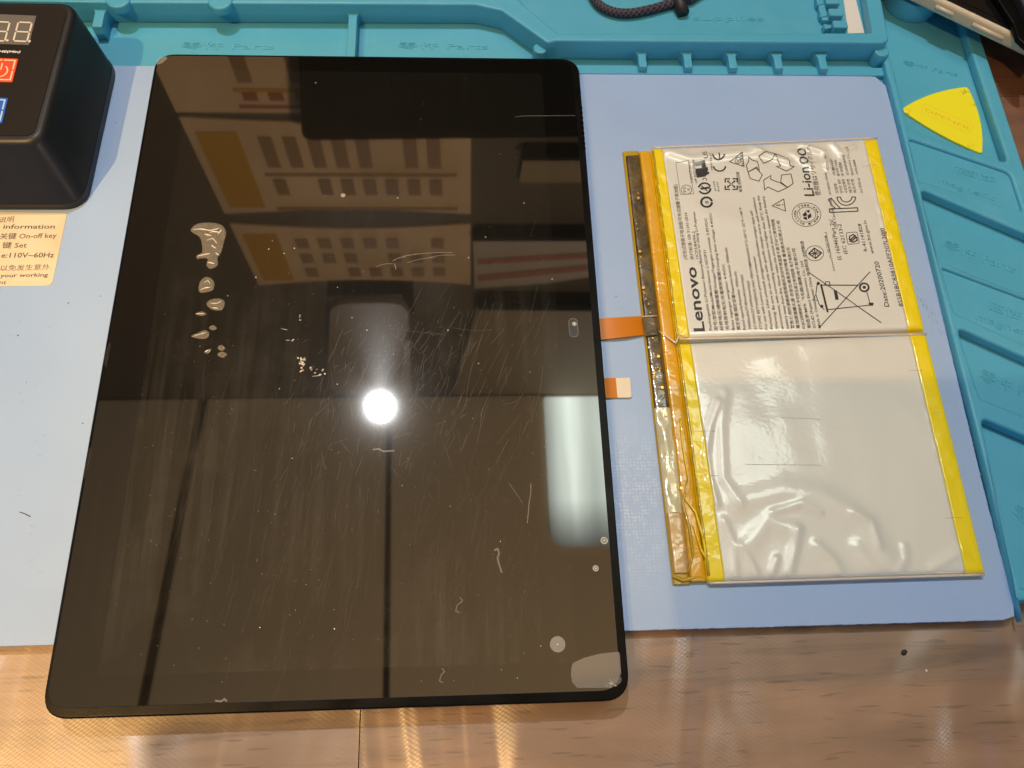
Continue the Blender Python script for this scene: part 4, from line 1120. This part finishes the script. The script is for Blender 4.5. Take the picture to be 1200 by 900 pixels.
for st, ye, s_, h in (((805.5, 304), 216, '(可充式锂离子电池组/可充式鋰離子電池組)', 1.25),
                      ((813.0, 304), 249, '执行标准: GB 31241-2014', 1.15), ((819.0, 303), 271, '1ICP3/84/94-2', 1.15)):
    vtext(txt, s_, st, ye, h)
for st, ye, s_, h in (((812.5, 214), 190, '3.85V/7.0Ah', 1.0), ((817.5, 214), 188, 'LIP-SVO-DBBF', 1.0),
                      ((839.6, 223.5), 212, 'R31979', .75), ((843.4, 224), 213, 'RoHS', .75), ((836.0, 199), 181, 'MH13011', .9),
                      ((870.0, 225), 201, '廢電池請回收', 1.1), ((871.6, 194), 180, 'N1489', .9),
                      ((973.0, 296), 276, 'TIS 2217-2548', .95), ((978.6, 317), 272, 'Lenovo(Thailand)Limited', .85), ((982.0, 268), 232, 'USA Canada Only', 1.1),
                      ((974.5, 228), 202, 'XU100246-17004A', .9), ((971.5, 202), 182, 'L16D2P31, 3.85V', .9),
                      ((983.0, 226), 214, '모델명:', 1.0), ((988.3, 226), 210, '인터넷  용량', 1.0), ((993.5, 226), 210, '수입업체명', 1.0), ((999.0, 226), 210, '제조국명', 1.0), ((1004.0, 226), 210, '제조자명', 1.0),
                      ((979.5, 205), 186, '리튬이온', 1.0), ((984.5, 206), 187, '폴리머 7.0Ah', 1.0), ((989.6, 206), 190, '中 中国制', 1.0), ((995.0, 205), 182, 'SCUD(FUJIAN)', 1.0), ((1000.5, 205), 172, 'Electronics Co., Ltd.', 1.0),
                      ((1006.0, 204), 187, '1670-0088', .95), ((1011.5, 226), 208, 'A.S 안내 tel:', 1.0)):
    vtext(txt, s_, st, ye, h)
for st, ye, s_, h in (((986.8, 304), 257, 'IS 16046(Part 2)/', 1.7), ((993.8, 297), 262, 'IEC 62133-2', 1.55), ((1016.8, 294), 262, 'R-41141828', 1.45), ((1024.5, 297), 258, 'www.bis.gov.in', 1.4)):
    vtext(txt, s_, st, ye, h)
txt.build('fine_print', M_INK, bat)['kind'] = 'stuff'
dt = Print(zt)
vtext(dt, 'Date:20200720', (1042.5, 359), 306, 1.9, bold=0.004); vtext(dt, '8SSB18C83810AFF207L20J0', (1059.0, 359), 267, 1.75, bold=0.004)
dt.build('date_code', M_INK, bat)
bo = Print(zt)
vtext(bo, 'Li-ion', (954.5, 229.5), 196, 4.1, bold=0.012); bo.build('lithium_ion_lettering', M_INK, bat); bo = Print(zt)
vtext(bo, '00', (948.0, 193), 173.5, 3.9, bold=0.004); bo.build('number_lettering', M_INK, bat); bo = Print(zt)
vtext(bo, '使用後はリサイクルへ', (962.0, 229), 171, 1.9)
vtext(bo, 'US', (829.5, 186.5), 177.5, 1.9)
bo.build('small_lettering', M_INK, bat)['kind'] = 'stuff'
# pictograms
def S_(pr, pts, w_, closed=False): pr.line([tuple(B2(a, b)) for a, b in pts], w_, closed)
def F_(pr, pts): pr.poly([tuple(B2(a, b)) for a, b in pts])
def ell(cx, cy, rx, ry, a0=0, a1=360, n=24):
    return [(cx + rx*math.cos(math.radians(a0 + (a1-a0)*k/n)), cy + ry*math.sin(math.radians(a0 + (a1-a0)*k/n))) for k in range(n + (0 if a1-a0 >= 360 else 1))]
k = Print(zt)   # crossed bin
S_(k, [(948, 319), (1033, 378)], .34); S_(k, [(1020, 318), (961, 383)], .34)
S_(k, [(963, 334), (1006, 334)], .40); S_(k, [(969, 363), (1022, 357)], .36); S_(k, [(962, 333), (970, 366)], .75); S_(k, [(1016, 342), (1020, 356)], .3)
S_(k, [(958, 331), (956, 345), (960, 357), (966, 363)], .32); S_(k, ell(1013, 336.5, 5.2, 4.8), .7, True); F_(k, ell(1013, 336.5, 2.0, 1.8, n=12))
F_(k, [(977, 340), (980.5, 340), (983, 351), (979, 351.5)]); S_(k, [(966, 334), (968, 330), (972, 330), (973, 335)], .3)
F_(k, ell(959, 332, 2, 2, n=10)); F_(k, ell(963, 359, 2, 2, n=10)); S_(k, [(957, 346), (954.5, 347), (955, 352), (958, 352)], .25); F_(k, [(1018, 354.5), (1024, 354.5), (1023.5, 358), (1019, 358)])
k.build('crossed_bin_mark', M_INK, bat)
k = Print(zt)   # three chasing arrows (outlined)
for pl in ([(877.3, 184.2), (881, 187.5), (887.4, 189), (889, 195), (890, 200), (886.7, 195.8), (876.6, 201.6), (874.6, 194), (877.5, 188.5)],
           [(876.6, 201.6), (886, 197), (893.4, 205), (889.4, 212.3), (879.3, 209)],
           [(889, 183.5), (898, 178.5), (908, 180), (905, 187), (895, 191.5)], [(908, 180), (915, 182.5), (923, 186.5), (926, 194.3), (931, 195), (922, 200.5), (910, 195), (914.8, 194.3), (911, 188)],
           [(895, 211), (903.5, 205.6), (903, 210), (914, 214), (923, 219.5), (912, 224.6), (900, 219), (896, 222.5)], [(916, 205), (927, 203.7), (929.5, 215), (923, 219.5), (915, 213)]):
    S_(k, pl, .32, True)
k.build('recycling_arrows_mark', M_INK, bat)
k = Print(zt)   # warning triangle
S_(k, [(905, 241), (918.5, 233), (920.5, 247.5)], .30, True); S_(k, [(909.5, 240.6), (915, 240)], .4); F_(k, ell(917.3, 239.7, .8, .8, n=8))
S_(k, [(855, 189.5), (869.5, 179.5), (872, 195)], .30, True); S_(k, ell(864.8, 188, 3.3, 3.3), .25, True); S_(k, [(863, 186), (865, 189.5), (867, 186.5)], .25)
k.build('triangle_mark', M_INK, bat)
k = Print(zt)   # CE
S_(k, ell(843.5, 194, 7, 6.3, 5, 175, 14), .62); S_(k, ell(841.5, 181, 7, 6.3, 5, 175, 14), .62); S_(k, [(842, 180), (843.2, 186.5)], .5)
k.build('conformity_mark', M_INK, bat)
k = Print(zt)   # component recognition mark
F_(k, [(813.5, 191), (825.5, 188), (828, 197), (823, 198), (822, 193), (815.5, 194.5)]); F_(k, [(815, 197.5), (829.5, 195.5), (830, 198.5), (827, 206.5), (817, 208), (815.5, 202)])
F_(k, [(825, 203), (831, 200.5), (831.5, 203), (826.5, 206)]); S_(k, [(823.5, 211), (824.5, 208.5), (827.5, 208.8), (828.5, 211.5)], .3)
k.build('recognised_component_mark', M_INK, bat)
k = Print(zt)
S_(k, ell(825.8, 220.5, 7, 6.2, 0, 150, 12), .75); S_(k, ell(825.8, 220.5, 7, 6.2, 190, 340, 12), .75); S_(k, [(821, 221), (832, 219.5)], .9); S_(k, [(822, 217.5), (829, 223.5)], .5)
S_(k, ell(828, 237, 6.3, 5.8, 0, 350, 22), .85)
vtext(k, 'S', (830.3, 239), 235.3, 1.2, bold=.02)
k.build('round_safety_mark', M_INK, bat)
k = Print(zt)   # four-arrow recycling sign
for sx_, sy_ in ((-1, -1), (1, -1), (-1, 1), (1, 1)):
    cx_, cy_ = 857, 215.5
    S_(k, [(cx_ + sx_*1.5, cy_ + sy_*6.2), (cx_ + sx_*7, cy_ + sy_*6.2), (cx_ + sx_*7, cy_ + sy_*1.8)], .55)
    S_(k, [(cx_ + sx_*.6, cy_ + sy_*.5), (cx_ + sx_*4.2, cy_ + sy_*3.6)], .5); F_(k, [(cx_ + sx_*4.9, cy_ + sy_*4.4), (cx_ + sx_*2.2, cy_ + sy_*4.0), (cx_ + sx_*4.6, cy_ + sy_*1.6)])
k.build('four_arrow_mark', M_INK, bat)
k = Print(zt)   # boxed PS E
S_(k, [(792, 190.5), (806.5, 188.5), (813, 227), (797.5, 227.5)], .16, True); S_(k, ell(804.5, 222, 6.2, 5.4), .22, True)
vtext(k, 'PS', (804.4, 225), 218.8, 1.15); vtext(k, 'E', (808.6, 222.8), 220.2, 1.0)
k.build('boxed_mark', M_INK2, bat)
k = Print(zt)   # round recycle seal
S_(k, ell(945, 251.5, 17, 13.8, n=36), .2, True); S_(k, ell(945, 251.5, 11, 8.8, n=30), .2, True)
for i, ch in enumerate('RECYCLE 1.800.822.8837 '):
    if ch == ' ': continue
    a = math.radians(200 - i*15.6 + 0); cx_, cy_ = 945 + 14*math.cos(a), 251.5 + 11.4*math.sin(a)
    d_ = Vector((math.cos(a - 1.57), math.sin(a - 1.57))); 
    p0 = B2(cx_ - d_.x*1.3 - math.cos(a)*1.5, cy_ - d_.y*1.3 - math.sin(a)*1.3); p1 = B2(cx_ + d_.x*1.3 - math.cos(a)*1.5, cy_ + d_.y*1.3 - math.sin(a)*1.3)
    k.text(ch, tuple(p1), tuple(p0), .8, bold=.02)
F_(k, [(940, 252), (944, 248), (946, 252.5), (942, 254)]); F_(k, [(944, 247), (949, 246), (948, 250)]); F_(k, [(946, 253), (950, 250), (951, 254), (947, 257)]); F_(k, [(941, 255), (945, 254), (946, 258), (942, 257)])
vtext(k, 'Li-ion', (938.5, 255), 248, .6)
k.build('recycling_seal', M_INK, bat)
k = Print(zt)   # round certification mark with diamond
S_(k, ell(955, 296.5, 10.4, 8.8, n=30), .22, True); S_(k, [(948, 297), (954.5, 290.5), (963, 296), (956, 302.5)], .5, True); S_(k, [(949, 297), (962, 296)], .35); S_(k, [(954.5, 291), (956, 302)], .35)
S_(k, [(951, 293.7), (959.5, 299.3)], .3); S_(k, [(951.5, 300), (959, 293)], .3)
k.build('diamond_mark', M_INK, bat)
k = Print(zt)   # KC mark, outlined
S_(k, [(972.6, 248.6), (972.2, 244.6), (1005, 243.2), (1005.6, 247.2)], .42, True)
S_(k, [(970.8, 233.4), (974.5, 232.0), (980, 239), (985.5, 243.9)], .40); S_(k, [(970.8, 233.4), (975.5, 240.5), (979.5, 244.2)], .40)
S_(k, ell(992, 230.6, 10.8, 9.6, 0, 180, 16), .40); S_(k, ell(992, 230.6, 6.6, 5.8, 0, 180, 14), .40); S_(k, [(981.2, 230.6), (985.4, 230.6)], .4); S_(k, [(998.6, 230.6), (1002.8, 230.6)], .4)
k.build('outlined_mark', M_INK, bat)
k = Print(zt)   # boxed S mark
S_(k, fillet([(991.5, 272.5), (1004.5, 271.5), (1007.5, 285), (994, 286)], 2), .22, True)
S_(k, [(1003.5, 276.5), (1000, 274.5), (996, 276.5), (995.5, 280), (999, 281.5), (1002, 279), (1004.5, 277.5)], .5); S_(k, [(995.5, 282), (1000, 283.5), (1004.5, 281.5), (1004.5, 278.5), (1001, 277), (998, 279.5), (996, 281.5)], .5)
k.build('boxed_curl_mark', M_INK, bat)

# ================================================================== YELLOW OPENING PICK
ZK = ZF + 0.02
pk = thing('opening_pick', 'yellow rounded triangular opening pick lying in the teal compartment', 'opening pick', tuple(P(1110, 140, ZK)))
pp = [(1056, 127), (1080, 111), (1105, 104), (1132, 101.5), (1137, 104), (1146, 120), (1151, 142), (1152, 178), (1149, 179.5), (1115, 167), (1075, 152), (1060, 142)]
pts = [Vector(P2(a, b, ZK + 1)) for a, b in pp]
def arc_between(a, b, bulge, n=10):
    a, b = Vector(a), Vector(b); d = b - a; nn = Vector((d.y, -d.x)).normalized()
    return [tuple(a.lerp(b, k_/n) + nn*bulge*(-4)*(k_/n)*(k_/n - 1)) for k_ in range(n)]
pa_, pb_, pc_ = P2(1056, 128, ZK+1), P2(1134, 101.5, ZK+1), P2(1151, 180, ZK+1)
ring_ = arc_between(pa_, pb_, -2.2) + arc_between(pb_, pc_, -2.4) + arc_between(pc_, pa_, -1.6)
nr_ = [0.0]*len(ring_); nr_[0] = 1.6; nr_[10] = 1.6; nr_[20] = 1.2
slab('pick_plate', fillet(ring_, nr_, 6), ZK, ZK + 1.0, M_PICK, pk, bev=0.25)
pr = Print(lambda x, y: ZK + 1.03)
pr.text('OPENER', P2(1083, 129.5, ZK+1), P2(1136, 153, ZK+1), 1.9)
fr = fillet([P2(1083, 121, ZK+1), P2(1141, 147, ZK+1), P2(1136, 157, ZK+1), P2(1080, 132, ZK+1)], .8)
pr.line(fr, .12, True); pr.build('pick_lettering', M_PICKT, pk)
pr = Print(lambda x, y: ZK + 1.04)
for (cx_, cy_, sx_, sy_, n_) in ((1130, 108, 5, 2.5, 30), (1142, 122, 3, 4, 14), (1064, 132, 3, 3, 9), (1071, 145, 1.5, 1, 4), (1138, 171, 7, 2, 14)):
    for i in range(n_):
        q = P2(random.gauss(cx_, sx_*.6), random.gauss(cy_, sy_*.6), ZK+1); s_ = random.uniform(.08, .3)
        pr.poly([(q[0] + s_*random.uniform(.5, 1.5)*math.cos(2*math.pi*j/6), q[1] + s_*.6*math.sin(2*math.pi*j/6)) for j in range(6)])
pr.build('dark_stain', M_STAIN, pk)['kind'] = 'stuff'

# ================================================================== CABLE, PAPER, PHONE, DARK DEVICE
cb = thing('braided_cable', 'black braided cord loop with a plug lying in the upper compartment', 'cable', tuple(P(760, 5, 10)))
zc = 10.8
cp = [(690, -18), (695, -4), (704, 7), (720, 14), (740, 15), (765, 10), (790, 3), (812, -2)]
P_ = [P(a, b, zc) for a, b in cp]; path = []
for i in range(len(P_)-1):
    p0 = P_[max(i-1, 0)]; p1 = P_[i]; p2_ = P_[i+1]; p3 = P_[min(i+2, len(P_)-1)]
    for k_ in range(8):
        t = k_/8; path.append(0.5*((2*p1) + (p2_-p0)*t + (2*p0-5*p1+4*p2_-p3)*t*t + (3*p1-p0-3*p2_+p3)*t**3))
path.append(P_[-1])
tube('cord_sleeve', path, 1.75, M_CORD, cb, 14)
# braid strands winding both ways
fl = []; ff = []
for sgn in (1, -1):
    for st_ in range(4):
        hp = []
        n_ = len(path)*3
        for i in range(n_):
            u = i/(n_-1)*(len(path)-1); a_ = int(u); b_ = min(a_+1, len(path)-1); c_ = path[a_].lerp(path[b_], u-a_)
            tn = (path[min(a_+1, len(path)-1)] - path[max(a_-1, 0)]).normalized(); s1 = tn.cross(Vector((0, 0, 1))).normalized(); s2 = s1.cross(tn)
            an = sgn*u*0.75 + st_*math.pi/2
            hp.append(c_ + (s1*math.cos(an) + s2*math.sin(an))*1.72)
        v_, f_ = tube_geo(hp, 0.22, 4); o_ = len(fl); fl += v_; ff += [tuple(o_+i for i in x) for x in f_]
mesh('braid', fl, ff, M_CORD2, cb, True)
tube('cable_plug', [P(783, -12, 11), P(790, -4, 11), P(797, 6, 11), P(801, 16, 10.6)], [3.6, 3.4, 3.0, 2.6], M_RUBBER, cb, 16)
tube('cable_end', [P(800, 0, 11.5), P(812, -4, 11.5), P(824, -12, 11.5)], [2.0, 1.7, 1.7], M_CORD, cb, 12)

o = slab('paper_slip', [P2(986, -20, 8.8), P2(998, -20, 8.8), P2(1013, 38.5, 8.8), P2(994, 39, 8.8)], 8.62, 8.8, M_PAPER, bev=.04)
tag(o, 'pale grey paper slip behind the comb in the upper compartment', 'paper')

ph = thing('phone', 'phone with a cream frame and side buttons lying across the top right corner', 'phone', tuple(P(1140, 10, 14)))
zb_, zt_ = 14.6, 21.5
e0, e1 = Vector(P2(1068, 0, 16.0)), Vector(P2(1200, 63.5, 16.0))
d_ = (e1 - e0).normalized(); nrm = Vector((-d_.y, d_.x)); pa = e0 - d_*30; pb = e1 + d_*42
prof = fillet([tuple(pa), tuple(pb), tuple(pb + nrm*72), tuple(pa + nrm*72)], 9, 8)
slab('phone_frame', prof, zb_, zt_, M_PHONE, ph, bev=1.9, res=5)
slab('phone_glass', inset(prof, 1.6), zt_ - .3, zt_ + .12, M_PBLK, ph, bev=.1)
for (a, b) in ((22, 30), (39, 53)):
    p0 = e0 + d_*(a - 12) - nrm*0.35; p1 = e0 + d_*(b - 12) - nrm*0.35
    tube('side_button', [(p0.x, p0.y, 18.4), (p1.x, p1.y, 18.4)], 0.85, M_PHONE, ph, 10)
pr = Print(lambda x, y: zt_ + .14)
pr.line([tuple(pa + d_*8 + nrm*4.6), tuple(pb - d_*8 + nrm*4.6)], .3); pr.build('screen_edge', M_HOLE, ph)

dv = thing('black_strap', 'black glossy strap lying over the phone at the top right corner', 'strap', tuple(P(1185, 10, 24)))
sp_ = [P2(1160, -12, 24), P2(1177, -12, 24), P2(1214, 44, 24), P2(1214, 66, 24), P2(1192, 46, 24), P2(1186, 28, 24)]
slab('strap_band', fillet(sp_, 1.5), 21.9, 24.6, M_BLACK, dv, bev=.8, res=3)
slab('strap_block', fillet([P2(1180, -30, 27), P2(1260, -30, 27), P2(1260, 60, 27), P2(1206, 26, 27)], 2), 21.9, 28, M_RUBBER, dv, bev=1)

# crumbs on the desk
o = slab('dark_crumb', [(x, y) for x, y in disc_pts(*P2(1059, 764.5, 0), 1.0, 14, .8, .6)], 0.0, .9, M_CASE, bev=.35); tag(o, 'tiny dark crumb on the wooden desk below the blue pad', 'crumb')
o = slab('pale_crumb', [(x, y) for x, y in disc_pts(*P2(1085, 786, 0), .4, 8)], 0.0, .4, M_PAPER, bev=.15); tag(o, 'tiny pale crumb on the wooden desk beside the dark crumb', 'crumb')

# ================================================================== the photographer's phone above the desk (it throws the soft shadow on the pad)
ZH = 330
cpn = thing('held_phone', 'black phone held level above the desk, just behind the viewpoint', 'phone', (140, -60, ZH))
slab('phone_body', rr(47, -95, 232, -13, 9), ZH, ZH + 8, M_PBLK, cpn, bev=2, res=3)
slab('camera_ring', disc_pts(122, -32, 6, 24), ZH - 2, ZH + .2, M_RUBBER, cpn, bev=.5)

hd = thing('shade_blocker', 'added black plate with arm and pole that shades a patch of the desk', 'light blocker', (-105, -90, ZH))  # unseen blocker, added to cast the darker patch on the desk
slab('blocker_plate', fillet([(-126, -110), (-84, -110), (-84, -68), (-126, -68)], 4), ZH, ZH + 10, M_RUBBER, hd, bev=2)
tube('blocker_arm', [(-86, -100, ZH + 8), (-20, -98, ZH + 11), (50, -90, ZH + 5)], 2.5, M_RUBBER, hd, 10)
tube('blocker_pole', [(-118, -104, ZH + 5), (-170, -200, ZH - 80), (-230, -320, 4)], 4.0, M_RUBBER, hd, 12)
